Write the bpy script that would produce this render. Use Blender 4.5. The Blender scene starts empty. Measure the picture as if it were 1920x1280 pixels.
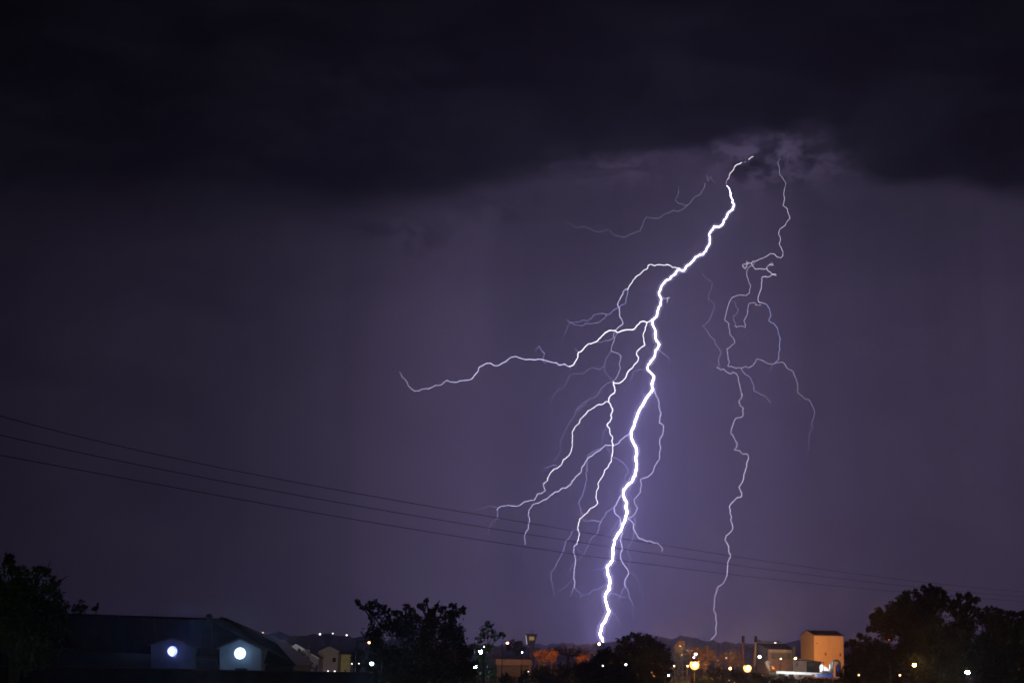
import bpy, math, random
import numpy as np
from mathutils import Vector, Matrix

SC = bpy.context.scene
COL = SC.collection
random.seed(7); RNG = np.random.default_rng(11)

# ------------------------------------------------------------------ camera
F = 2870.0                       # focal length in photo pixels (1920 wide)
CAMZ = 8.0
PITCH = math.atan(573.0 / F)
ROLL = math.radians(1.25)
cam_d = bpy.data.cameras.new("camera"); cam = bpy.data.objects.new("camera", cam_d); COL.objects.link(cam)
cam_d.sensor_width = 36.0; cam_d.lens = 36.0 * F / 1920.0
cam_d.clip_start = 0.1; cam_d.clip_end = 20000
CM = (Matrix.Rotation(math.pi / 2 + PITCH, 3, 'X') @ Matrix.Rotation(ROLL, 3, 'Z'))
cam.matrix_world = Matrix.Translation((0, 0, CAMZ)) @ CM.to_4x4()
SC.camera = cam

def P(u, v, D):
    """world point seen in direction (u, v) of the photo at ground distance D"""
    d = CM @ Vector((u - 960.0, 640.0 - v, -F))
    k = D / d.y
    return Vector((d.x * k, D, CAMZ + d.z * k))

# ------------------------------------------------------------------ world: a night storm sky, no moon and no sun
world = bpy.data.worlds.new("World"); SC.world = world; world.use_nodes = True
WN = world.node_tree; WN.nodes.clear()

class N:
    """small expression helper over math nodes"""
    nt = WN
    def __init__(s, sock): s.s = sock
    @staticmethod
    def m(op, *a, clamp=False):
        n = N.nt.nodes.new('ShaderNodeMath'); n.operation = op; n.use_clamp = clamp
        for i, x in enumerate(a):
            if isinstance(x, N): N.nt.links.new(x.s, n.inputs[i])
            else: n.inputs[i].default_value = x
        return N(n.outputs[0])
    def __add__(s, o): return N.m('ADD', s, o)
    __radd__ = __add__
    def __sub__(s, o): return N.m('SUBTRACT', s, o)
    def __rsub__(s, o): return N.m('SUBTRACT', o, s)
    def __mul__(s, o): return N.m('MULTIPLY', s, o)
    __rmul__ = __mul__
    def __truediv__(s, o): return N.m('DIVIDE', s, o)

def curve(x, lo, hi, pts, vmax=1.0):
    """float curve through pts (x, value)"""
    t = N.m('DIVIDE', x - lo, hi - lo, clamp=True)
    n = N.nt.nodes.new('ShaderNodeFloatCurve'); c = n.mapping.curves[0]
    pts = [((a - lo) / (hi - lo), b / vmax) for a, b in pts]
    c.points[0].location = pts[0]; c.points[1].location = pts[-1]
    for p in pts[1:-1]: c.points.new(*p)
    n.mapping.update(); N.nt.links.new(t.s, n.inputs[1])
    return N(n.outputs[0]) * vmax

def sstep(x, a, b):
    n = N.nt.nodes.new('ShaderNodeMapRange'); n.interpolation_type = 'SMOOTHSTEP'
    N.nt.links.new(x.s, n.inputs[0])
    for i, v in ((1, a), (2, b), (3, 0.0), (4, 1.0)):
        if isinstance(v, N): N.nt.links.new(v.s, n.inputs[i])
        else: n.inputs[i].default_value = v
    return N(n.outputs[0])

def gauss(x, c, w): 
    t = (x - c) / w
    return N.m('EXPONENT', N.m('MULTIPLY', t * t, -1.0))

def noise(u, v, su, sv, detail=4, rough=.5, z=0.0, dist=0.0):
    c = N.nt.nodes.new('ShaderNodeCombineXYZ')
    N.nt.links.new((u * (1.0 / su)).s, c.inputs[0]); N.nt.links.new((v * (1.0 / sv)).s, c.inputs[1]); c.inputs[2].default_value = z
    n = N.nt.nodes.new('ShaderNodeTexNoise'); n.inputs['Scale'].default_value = 1.0
    n.inputs['Detail'].default_value = detail; n.inputs['Roughness'].default_value = rough
    n.inputs['Distortion'].default_value = dist
    N.nt.links.new(c.outputs[0], n.inputs['Vector'])
    return N(n.outputs['Fac'])

tc = WN.nodes.new('ShaderNodeTexCoord'); sx = WN.nodes.new('ShaderNodeSeparateXYZ')
WN.links.new(tc.outputs['Generated'], sx.inputs[0])
X, Y, Z = (N(sx.outputs[i]) for i in range(3))
# azimuth and elevation on the sky, in steps of 1/2870 rad
AZ = N.m('ARCTAN2', X, Y) * F + 960.0
EL = N.m('ARCSINE', Z) * F
V = 1213.0 - EL + (AZ - 960.0) * 0.022
warp = noise(AZ, V, 130, 90, 4, .6, 21.0)
U = AZ + (warp - 0.5) * 110.0 * gauss(V, 320, 160) * .7
# underside of the cloud deck over azimuth
edge = curve(U, -400, 2300, [(-400, 370), (0, 385), (500, 392), (760, 382), (900, 352), (1000, 322), (1080, 300), (1160, 290), (1380, 278), (1500, 268), (1545, 264), (1600, 312), (1660, 366), (1720, 378), (1780, 380), (1920, 412), (2300, 430)], 1000)
n_big = noise(U, V, 330, 120, 5, .55, 3.1)
n_med = noise(U, V, 90, 55, 5, .6, 9.7, .6)
softness = curve(U, -400, 2300, [(-400, 120), (0, 110), (600, 95), (950, 60), (1200, 26), (1480, 24), (1600, 62), (1700, 30), (1800, 34), (2300, 60)], 200)
e2 = edge + (n_big - 0.5) * 60.0 + (n_med - 0.5) * 30.0
below = sstep(V, e2 - softness * 0.45, e2 + softness)
# light carried by the rain under the deck, over azimuth, in vertical shafts
rain_u = curve(U, -1400, 3400, [(-1400, .10), (-400, .10), (0, .14), (180, .20), (420, .27), (620, .48), (780, .80), (860, .90), (905, .86), (975, .69), (1080, .66), (1200, .72), (1320, .92), (1420, .95), (1500, .76), (1560, .66), (1700, .60), (1850, .66), (1960, .55), (2300, .30), (3400, .1)])
shaft = noise(U, V, 55, 1400, 3, .55, 5.5) * 0.32 + noise(U, V, 240, 900, 2, .5, 1.5) * 0.34 + 0.67
rain_v = curve(V, 250, 1300, [(250, .52), (400, .62), (520, .80), (660, 1.0), (850, .98), (1050, .90), (1180, .86), (1300, .8)])
rain = rain_u * rain_v * shaft
# ragged scud below the deck round the place where the bolt leaves the cloud
puff_m = gauss(U, 1455, 125) * gauss(V, 322, 50)
puff_n = noise(U, V, 52, 36, 8, .62, 4.2, .12)
puff_l = sstep(puff_n, .40, .62)
scud2 = gauss(U, 1150, 150) * gauss(V, 322, 34)
scud3 = gauss(U, 760, 130) * gauss(V, 452, 32) + gauss(U, 920, 90) * gauss(V, 395, 30)
scud4 = gauss(U, 1600, 60) * gauss(V, 352, 16)
scn = sstep(noise(U, V, 70, 40, 6, .6, 7.4, .8), .42, .66)
cloudlight = (puff_m * (puff_l * 1.25 - 0.42)) + scud2 * scn * 0.55 - scud3 * scn * 0.26 + scud4 * scn * .3
hole = gauss(U, 1408, 42) * gauss(V, 333, 24) + gauss(U, 1362, 14) * gauss(V, 340, 16) * .6
storm = rain * below * (1.0 - hole * 0.55) + cloudlight * (below * 0.55 + 0.30)
storm = N.m('MAXIMUM', storm, 0.0)
deck = (sstep(noise(U, V, 270, 120, 7, .62, 12.3, .3), .34, .68) * 0.95 + sstep(noise(U, V, 120, 60, 5, .6, 2.3, .2), .5, .75) * .35 + 0.12) * curve(U, -1400, 3400, [(-1400, .4), (0, .62), (500, .85), (960, 1.0), (1400, 1.05), (1750, .9), (1920, .7), (3400, .4)])
deck = deck * curve(V, -900, 420, [(-900, .35), (0, .72), (200, 1.0), (420, 1.35)], 2.0)

def mixcol(fac_a, col_a, fac_b, col_b):
    outs = []
    comb = N.nt.nodes.new('ShaderNodeCombineXYZ')
    for i in range(3):
        N.nt.links.new((fac_a * col_a[i] + fac_b * col_b[i]).s, comb.inputs[i])
    return comb.outputs[0]
SKY_LEVEL = 1.0
wcol = mixcol(storm, (.076, .057, .112), deck, (.0038, .0042, .0060))
bg = WN.nodes.new('ShaderNodeBackground'); bg.inputs[1].default_value = SKY_LEVEL
WN.links.new(wcol, bg.inputs[0])
wo = WN.nodes.new('ShaderNodeOutputWorld'); WN.links.new(bg.outputs[0], wo.inputs[0])

SC.view_settings.view_transform = 'Standard'; SC.view_settings.look = 'None'
SC.view_settings.exposure = 0.0; SC.view_settings.gamma = 1.0
SC.render.engine = 'CYCLES'
SC.cycles.use_denoising = True
SC.cycles.filter_width = 1.6
SC.cycles.max_bounces = 5; SC.cycles.volume_bounces = 1; SC.cycles.diffuse_bounces = 2
SC.cycles.sample_clamp_indirect = 3.0; SC.cycles.sample_clamp_direct = 0.0
SC.cycles.caustics_reflective = False; SC.cycles.caustics_refractive = False

# ------------------------------------------------------------------ materials
MATS = {}
def mat(name, col, rough=.8, var=.0, scale=1.0, metal=0.0, kind='noise'):
    if name in MATS: return MATS[name]
    m = bpy.data.materials.new(name); m.use_nodes = True; nt = m.node_tree
    b = nt.nodes['Principled BSDF']; b.inputs['Roughness'].default_value = rough; b.inputs['Metallic'].default_value = metal
    b.inputs['Base Color'].default_value = (*col, 1)
    if var > 0:
        t = nt.nodes.new('ShaderNodeTexCoord'); n = nt.nodes.new('ShaderNodeTexNoise'); n.inputs['Scale'].default_value = scale; n.inputs['Detail'].default_value = 5
        r = nt.nodes.new('ShaderNodeValToRGB'); r.color_ramp.elements[0].position = .3; r.color_ramp.elements[1].position = .7
        r.color_ramp.elements[0].color = (*[c * (1 - var) for c in col], 1); r.color_ramp.elements[1].color = (*[min(1, c * (1 + var)) for c in col], 1)
        nt.links.new(t.outputs['Object'], n.inputs['Vector']); nt.links.new(n.outputs['Fac'], r.inputs[0]); 
        out = r.outputs[0]
        if kind == 'sheet':      # corrugated / boarded cladding: fine ribs
            w = nt.nodes.new('ShaderNodeTexWave'); w.inputs['Scale'].default_value = 2.2; w.bands_direction = 'X'
            nt.links.new(t.outputs['Object'], w.inputs['Vector'])
            bp = nt.nodes.new('ShaderNodeBump'); bp.inputs['Strength'].default_value = .4; nt.links.new(w.outputs['Fac'], bp.inputs['Height']); nt.links.new(bp.outputs[0], b.inputs['Normal'])
        nt.links.new(out, b.inputs['Base Color'])
    MATS[name] = m; return m

def emis(name, col, strength, sampling='AUTO'):
    if name in MATS: return MATS[name]
    m = bpy.data.materials.new(name); m.use_nodes = True; nt = m.node_tree; nt.nodes.clear()
    e = nt.nodes.new('ShaderNodeEmission'); e.inputs[0].default_value = (*col, 1); e.inputs[1].default_value = strength
    o = nt.nodes.new('ShaderNodeOutputMaterial'); nt.links.new(e.outputs[0], o.inputs[0])
    m.cycles.emission_sampling = sampling
    MATS[name] = m; return m

M_GROUND = mat('ground_grass', (.035, .04, .02), .95, .4, .15)
M_LEAF = mat('foliage', (.055, .075, .03), .7, .35, .6)
M_LEAF2 = mat('foliage_pale', (.09, .11, .05), .7, .35, .6)
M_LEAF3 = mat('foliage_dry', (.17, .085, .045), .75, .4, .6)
M_BARK = mat('bark', (.07, .055, .04), .9, .3, 3)
M_HILL = mat('hill_scrub', (.04, .045, .03), .95, .4, .02)
M_ROOFD = mat('roof_dark_sheet', (.05, .05, .055), .6, .25, 1.5, kind='sheet')
M_ROOFB = mat('roof_brown', (.10, .07, .055), .8, .25, 2, kind='sheet')
M_WALLG = mat('wall_grey', (.28, .28, .30), .85, .12, 1.2)
M_WALLD = mat('wall_dark_board', (.07, .075, .08), .85, .2, 1.2)
M_WALLW = mat('wall_white', (.62, .62, .60), .8, .08, 1.5)
M_WALLY = mat('wall_yellow', (.45, .36, .14), .8, .15, 1.5)
M_WALLP = mat('wall_pinkish', (.40, .31, .28), .85, .12, 1.0)
M_SILO = mat('cladding_cream', (.52, .44, .34), .7, .06, .5, kind='sheet')
M_METAL = mat('metal_grey', (.22, .23, .25), .45, .2, 4, .7)
M_STEELB = mat('steel_bluegrey', (.14, .19, .24), .5, .25, 3)
M_BLACK = mat('dark_iron', (.03, .03, .035), .6)
M_BLUE = mat('blue_paint', (.02, .07, .42), .4, .1, 2)
M_WHITEP = mat('white_paint', (.75, .75, .74), .5, .05, 2)
M_GLASS = mat('window_dark', (.03, .035, .04), .15)
M_GREENG = mat('green_glazing', (.20, .25, .20), .4, .15, 1)
M_DOOR = mat('dark_vent', (.12, .07, .04), .7)
M_BIRD = mat('bird_feathers', (.02, .02, .022), .7)
M_CABLE = mat('cable', (.004, .004, .004), 1.0); M_CABLE.node_tree.nodes['Principled BSDF'].inputs['Specular IOR Level'].default_value = 0.0

# ------------------------------------------------------------------ object helpers
def link(o, parent=None):
    COL.objects.link(o)
    if parent is not None:
        o.parent = parent; o.matrix_parent_inverse = parent.matrix_world.inverted()
    return o
def mesh(name, verts, faces, m, parent=None, smooth=False):
    me = bpy.data.meshes.new(name); me.from_pydata([tuple(v) for v in verts], [], faces)
    me.materials.append(m)
    if smooth: me.polygons.foreach_set('use_smooth', [True] * len(me.polygons))
    me.update(); o = bpy.data.objects.new(name, me)
    return link(o, parent)
def thing(name, loc, label, cat, group=None):
    o = bpy.data.objects.new(name, None); o.empty_display_size = .2; o.location = loc; COL.objects.link(o)
    o.matrix_world = Matrix.Translation(loc)
    return tag(o, label, cat, group)
def tag(o, label=None, cat=None, group=None, kind=None):
    if label: o['label'] = label
    if cat: o['category'] = cat
    if group: o['group'] = group
    if kind: o['kind'] = kind
    return o

class MB:
    """collects shapes for one mesh"""
    def __init__(s): s.v = []; s.f = []
    def add(s, v, f):
        o = len(s.v); s.v += [Vector(x) for x in v]; s.f += [tuple(i + o for i in q) for q in f]; return s
    def hexa(s, b, t):
        n = len(b)
        return s.add(list(b) + list(t), [tuple(range(n))[::-1], tuple(range(n, 2 * n))] + [(i, (i + 1) % n, n + (i + 1) % n, n + i) for i in range(n)])
    def box(s, c, d, rz=0.0):
        c = Vector(c); R = Matrix.Rotation(rz, 3, 'Z'); h = [x / 2 for x in d]
        q = [(-h[0], -h[1]), (h[0], -h[1]), (h[0], h[1]), (-h[0], h[1])]
        return s.hexa([c + R @ Vector((x, y, -h[2])) for x, y in q], [c + R @ Vector((x, y, h[2])) for x, y in q])
    def tube(s, pts, rad, n=8, cap=True):
        pts = [Vector(p) for p in pts]; rings = []
        prev = None
        for i, p in enumerate(pts):
            a = pts[max(0, i - 1)]; b = pts[min(len(pts) - 1, i + 1)]; t = (b - a)
            t = t.normalized() if t.length > 1e-9 else Vector((0, 0, 1))
            if prev is None:
                ax = Vector((0, 1, 0)) if abs(t.y) < .9 else Vector((1, 0, 0)); x = t.cross(ax).normalized()
            else:
                x = (prev - t * prev.dot(t)); x = x.normalized() if x.length > 1e-6 else t.orthogonal().normalized()
            prev = x; y = t.cross(x); r = rad[i] if hasattr(rad, '__len__') else rad
            rings.append([p + (x * math.cos(2 * math.pi * k / n) + y * math.sin(2 * math.pi * k / n)) * r for k in range(n)])
        v = [q for r in rings for q in r]; f = []
        for i in range(len(pts) - 1):
            for k in range(n):
                f.append((i * n + k, i * n + (k + 1) % n, (i + 1) * n + (k + 1) % n, (i + 1) * n + k))
        if cap: f.append(tuple(range(n))[::-1]); f.append(tuple(range(len(v) - n, len(v))))
        return s.add(v, f)
    def ball(s, c, r, n=12, sq=(1, 1, 1)):
        c = Vector(c); m = n // 2; v = [c + Vector((0, 0, r * sq[2]))]; f = []
        for i in range(1, m):
            a = math.pi * i / m
            for k in range(n):
                b = 2 * math.pi * k / n; v.append(c + Vector((r * sq[0] * math.sin(a) * math.cos(b), r * sq[1] * math.sin(a) * math.sin(b), r * sq[2] * math.cos(a))))
        v.append(c - Vector((0, 0, r * sq[2])))
        for k in range(n): f.append((0, 1 + k, 1 + (k + 1) % n))
        for i in range(m - 2):
            for k in range(n):
                a = 1 + i * n + k; b = 1 + i * n + (k + 1) % n; f.append((a, a + n, b + n, b))
        l = len(v) - 1
        for k in range(n): f.append((l, l - n + (k + 1) % n, l - n + k))
        return s.add(v, f)
    def build(s, name, m, parent=None, smooth=False): return mesh(name, s.v, s.f, m, parent, smooth)

def sm(a, b, x): 
    t = min(1, max(0, (x - a) / (b - a))); return t * t * (3 - 2 * t)
def G(x, y):
    """ground height"""
    near_l = 4.0 * (1 - sm(2, 22, x) ) 
    near = near_l + 0.0
    z = near + (1.4 - near) * sm(180, 380, y)
    z += .25 * math.sin(x * .031 + 1) * math.sin(y * .023)
    return z

# ------------------------------------------------------------------ ground and hills
def build_ground():
    ys = list(np.linspace(-60, 500, 57)) + list(np.geomspace(520, 9000, 26))
    xs = np.concatenate([-np.geomspace(300, 9000, 14)[::-1], np.linspace(-280, 280, 57), np.geomspace(300, 9000, 14)])
    v = [(x, y, G(x, y)) for y in ys for x in xs]; nx = len(xs)
    f = [(j * nx + i, j * nx + i + 1, (j + 1) * nx + i + 1, (j + 1) * nx + i) for j in range(len(ys) - 1) for i in range(nx - 1)]
    o = mesh('ground', v, f, M_GROUND, smooth=True); o['kind'] = 'structure'
build_ground()

def hill(name, prof, D, depth, rough):
    """a wooded ridge whose skyline passes the profile's directions, with real depth"""
    us = np.arange(prof[0][0], prof[-1][0], 5.0); pu, pv = zip(*prof)
    rows = [(-1.0, 0), (-.75, .25), (-.5, .55), (-.25, .82), (0, 1.0), (.3, .8), (.65, .4), (1.0, 0)]
    v = []; nz = RNG.normal(0, 1, (len(rows), len(us)))
    sm1 = np.cumsum(nz, axis=1)
    for j, (dy, h) in enumerate(rows):
        for i, u in enumerate(us):
            p = P(u, float(np.interp(u, pu, pv)), D); z0 = 2.0
            z = z0 + (p.z - z0) * h
            b = rough * (abs(nz[j, i]) * .7 + .5 * math.sin(u * .21 + j) + .5 * math.sin(u * .083 + 2 * j)) if 0 < j < len(rows) - 1 else -6
            y = D + dy * depth
            v.append((p.x * y / D, y, z + b))
    n = len(us); f = [(j * n + i, j * n + i + 1, (j + 1) * n + i + 1, (j + 1) * n + i) for j in range(len(rows) - 1) for i in range(n - 1)]
    o = mesh(name, v, f, M_HILL); o['kind'] = 'structure'
hill('hills', [(-500, 1196), (0, 1190), (380, 1194), (480, 1190), (500, 1189), (520, 1186), (535, 1190), (560, 1193), (590, 1190), (620, 1189), (650, 1193), (690, 1197), (760, 1202), (860, 1208), (960, 1213), (1060, 1218), (1160, 1224), (1260, 1228)], 1000, 160, .9)
hill('hills', [(1010, 1232), (1080, 1216), (1150, 1204), (1220, 1193), (1250, 1195), (1262, 1197), (1275, 1194), (1290, 1194), (1310, 1198), (1335, 1202), (1360, 1206), (1390, 1210), (1440, 1214), (1500, 1220), (1600, 1224), (1800, 1228), (2400, 1240)], 1350, 200, 1.2)
hill('hills', [(600, 1212), (900, 1210), (1100, 1207), (1300, 1208), (1400, 1206), (1430, 1203), (1480, 1204), (1500, 1199), (1520, 1200), (1560, 1205), (1640, 1208), (1800, 1206), (2400, 1222)], 1700, 220, 1.5)

# ------------------------------------------------------------------ lightning
DB = 2000.0
ZR = dict(A=(1240, 260, 4.8), B=(1020, 460, 6.4), C=(740, 600, 5.3333), D=(1020, 620, 6.4), E=(1020, 780, 6.4), F=(880, 900, 10.6667),
          G=(1020, 940, 6.4), H=(1000, 1080, 6.4), I=(1280, 460, 6.4), J=(1280, 620, 6.4), K=(1280, 780, 6.4), L=(1280, 980, 5.3333), M=(700, 200, 3.5556))
def path(spec):
    """'B 1625,272 1540,265 D 12,33 ...' -> directions in photo pixels"""
    out = []; reg = None
    for t in spec.split():
        if t in ZR: reg = ZR[t]
        else:
            a, b = t.split(','); out.append((reg[0] + float(a) / reg[2], reg[1] + float(b) / reg[2]))
    return out
def bdepth(u, v):
    return DB + 45 * math.sin(u * .013 + 1.3) * math.cos(v * .011) + 22 * math.sin(u * .041 + v * .037)
BOLT = {'U': emis('lightning_white_hot', (.62, .54, 1.0), 26.0, 'FRONT'), 'W': emis('lightning_white_hottest', (.46, .42, 1.0), 118.0, 'FRONT'),
        'w': emis('lightning_white', (.95, .88, 1.0), 2.3, 'NONE'),
        'v': emis('lightning_violet_white', (.72, .68, 1.0), 1.6, 'NONE'),
        'l': emis('lightning_lilac', (.80, .68, 1.0), .85, 'NONE'),
        'm': emis('lightning_pale_lilac', (.86, .76, 1.0), 1.25, 'NONE'),
        'b': emis('lightning_blue_violet', (.52, .52, 1.0), .95, 'NONE'),
        'd': emis('lightning_faint', (.62, .56, 1.0), .52, 'NONE'),
        'x': emis('lightning_faintest', (.60, .53, 1.0), .34, 'NONE')}
PXM = DB / F
JR = random.Random(21)
def jag(pts):
    out = [pts[0]]
    for a, b in zip(pts[:-1], pts[1:]):
        L = math.hypot(b[0] - a[0], b[1] - a[1])
        n = 1 if L < 5 else (2 if L < 10 else 3)
        for i in range(1, n):
            t = i / n; k = min(1.3, L * .09) * JR.uniform(-1, 1)
            out.append((a[0] + (b[0] - a[0]) * t - (b[1] - a[1]) / L * k, a[1] + (b[1] - a[1]) * t + (b[0] - a[0]) / L * k))
        out.append(b)
    return out
def strand(style, w0, w1, spec, parent, name='branch', n=5):
    pts = path(spec) if isinstance(spec, str) else spec
    pts = jag(pts); q = [P(u, v, bdepth(u, v)) for u, v in pts]; w0 *= .62; w1 *= .62
    r = [max(.12, (w0 + (w1 - w0) * i / (len(q) - 1)) * JR.uniform(.78, 1.2)) * .5 * PXM for i in range(len(q))]
    mb = MB(); mb.tube(q, r, n); return mb.build(name, BOLT[style], parent, True)

b1 = thing('lightning_bolt', P(1133, 1211, DB), 'brilliant thick white forked lightning bolt with many violet side branches', 'lightning')
MAIN = "A 590,425 612,450 624,490 622,515 642,555 638,572 655,600 640,640 600,670 588,705 562,735 552,770 520,795 475,790 455,825 430,862 437,905 425,965 400,1010 375,1042 345,1045 310,1065 285,1100 235,1140 205,1185 185,1188 B 1625,285 1550,360 1500,410 1465,415 1405,495 1380,560 1385,600 1407,640 1400,700 1375,760 1355,850 1320,880 1300,900 1303,950 1330,1000 1337,1090 1350,1145 1385,1190 1362,1240 D 1335,245 1330,300 1280,370 1245,420 1245,470 1290,510 1318,560 1300,610 1295,655 1310,700 1245,785 1205,850 1140,960 1090,1100 1050,1200 E 1045,205 1055,280 1085,340 1110,390 1112,440 1100,490 1112,560 1108,630 1095,710 1050,790 1000,835 960,880 953,920 960,980 990,1030 985,1100 995,1170 G 975,215 940,300 885,390 850,450 825,550 830,620 825,700 765,765 762,850 790,945 785,1050 735,1130 735,1170 H 875,320 910,415 870,510 815,610 800,700 830,760 850,835"
mp = jag(path(MAIN)); mq = [P(u, v, bdepth(u, v)) for u, v in mp]
wm = [float(np.interp(v, [348, 365, 385, 430, 520, 600, 700, 900, 1100, 1180, 1211], [.7, 1.3, 2.0, 2.2, 2.4, 2.6, 2.6, 2.9, 3.3, 3.3, 2.1])) * JR.uniform(.84, 1.12) * .45 * PXM for u, v in mp]
cut = next(i for i, (u, v) in enumerate(mp) if v > 700)
MB().tube(mq[:cut + 1], wm[:cut + 1], 6).build('channel', BOLT['U'], b1, True)
MB().tube(mq[cut:], wm[cut:], 6).build('channel', BOLT['W'], b1, True)
def glow_shell_mat():    # added see-through shell painting a soft glow round the channel, fading to its edges
    m = bpy.data.materials.new('lightning_glow_shell'); m.use_nodes = True; nt = m.node_tree; nt.nodes.clear()
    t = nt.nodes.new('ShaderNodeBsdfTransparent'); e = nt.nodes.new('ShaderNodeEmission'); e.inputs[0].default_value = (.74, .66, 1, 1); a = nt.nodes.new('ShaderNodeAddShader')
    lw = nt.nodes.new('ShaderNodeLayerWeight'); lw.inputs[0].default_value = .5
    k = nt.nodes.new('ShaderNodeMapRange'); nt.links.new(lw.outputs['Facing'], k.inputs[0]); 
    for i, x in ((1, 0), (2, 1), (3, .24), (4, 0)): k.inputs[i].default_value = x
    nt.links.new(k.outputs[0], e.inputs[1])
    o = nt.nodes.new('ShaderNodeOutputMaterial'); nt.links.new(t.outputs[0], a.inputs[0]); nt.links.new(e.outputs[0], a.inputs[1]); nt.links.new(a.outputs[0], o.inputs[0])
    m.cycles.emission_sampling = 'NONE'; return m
glow_shell = MB().tube(mq, [w * 5.6 for w in wm], 12, False).build('glow_shell', glow_shell_mat(), b1, True)
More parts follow.
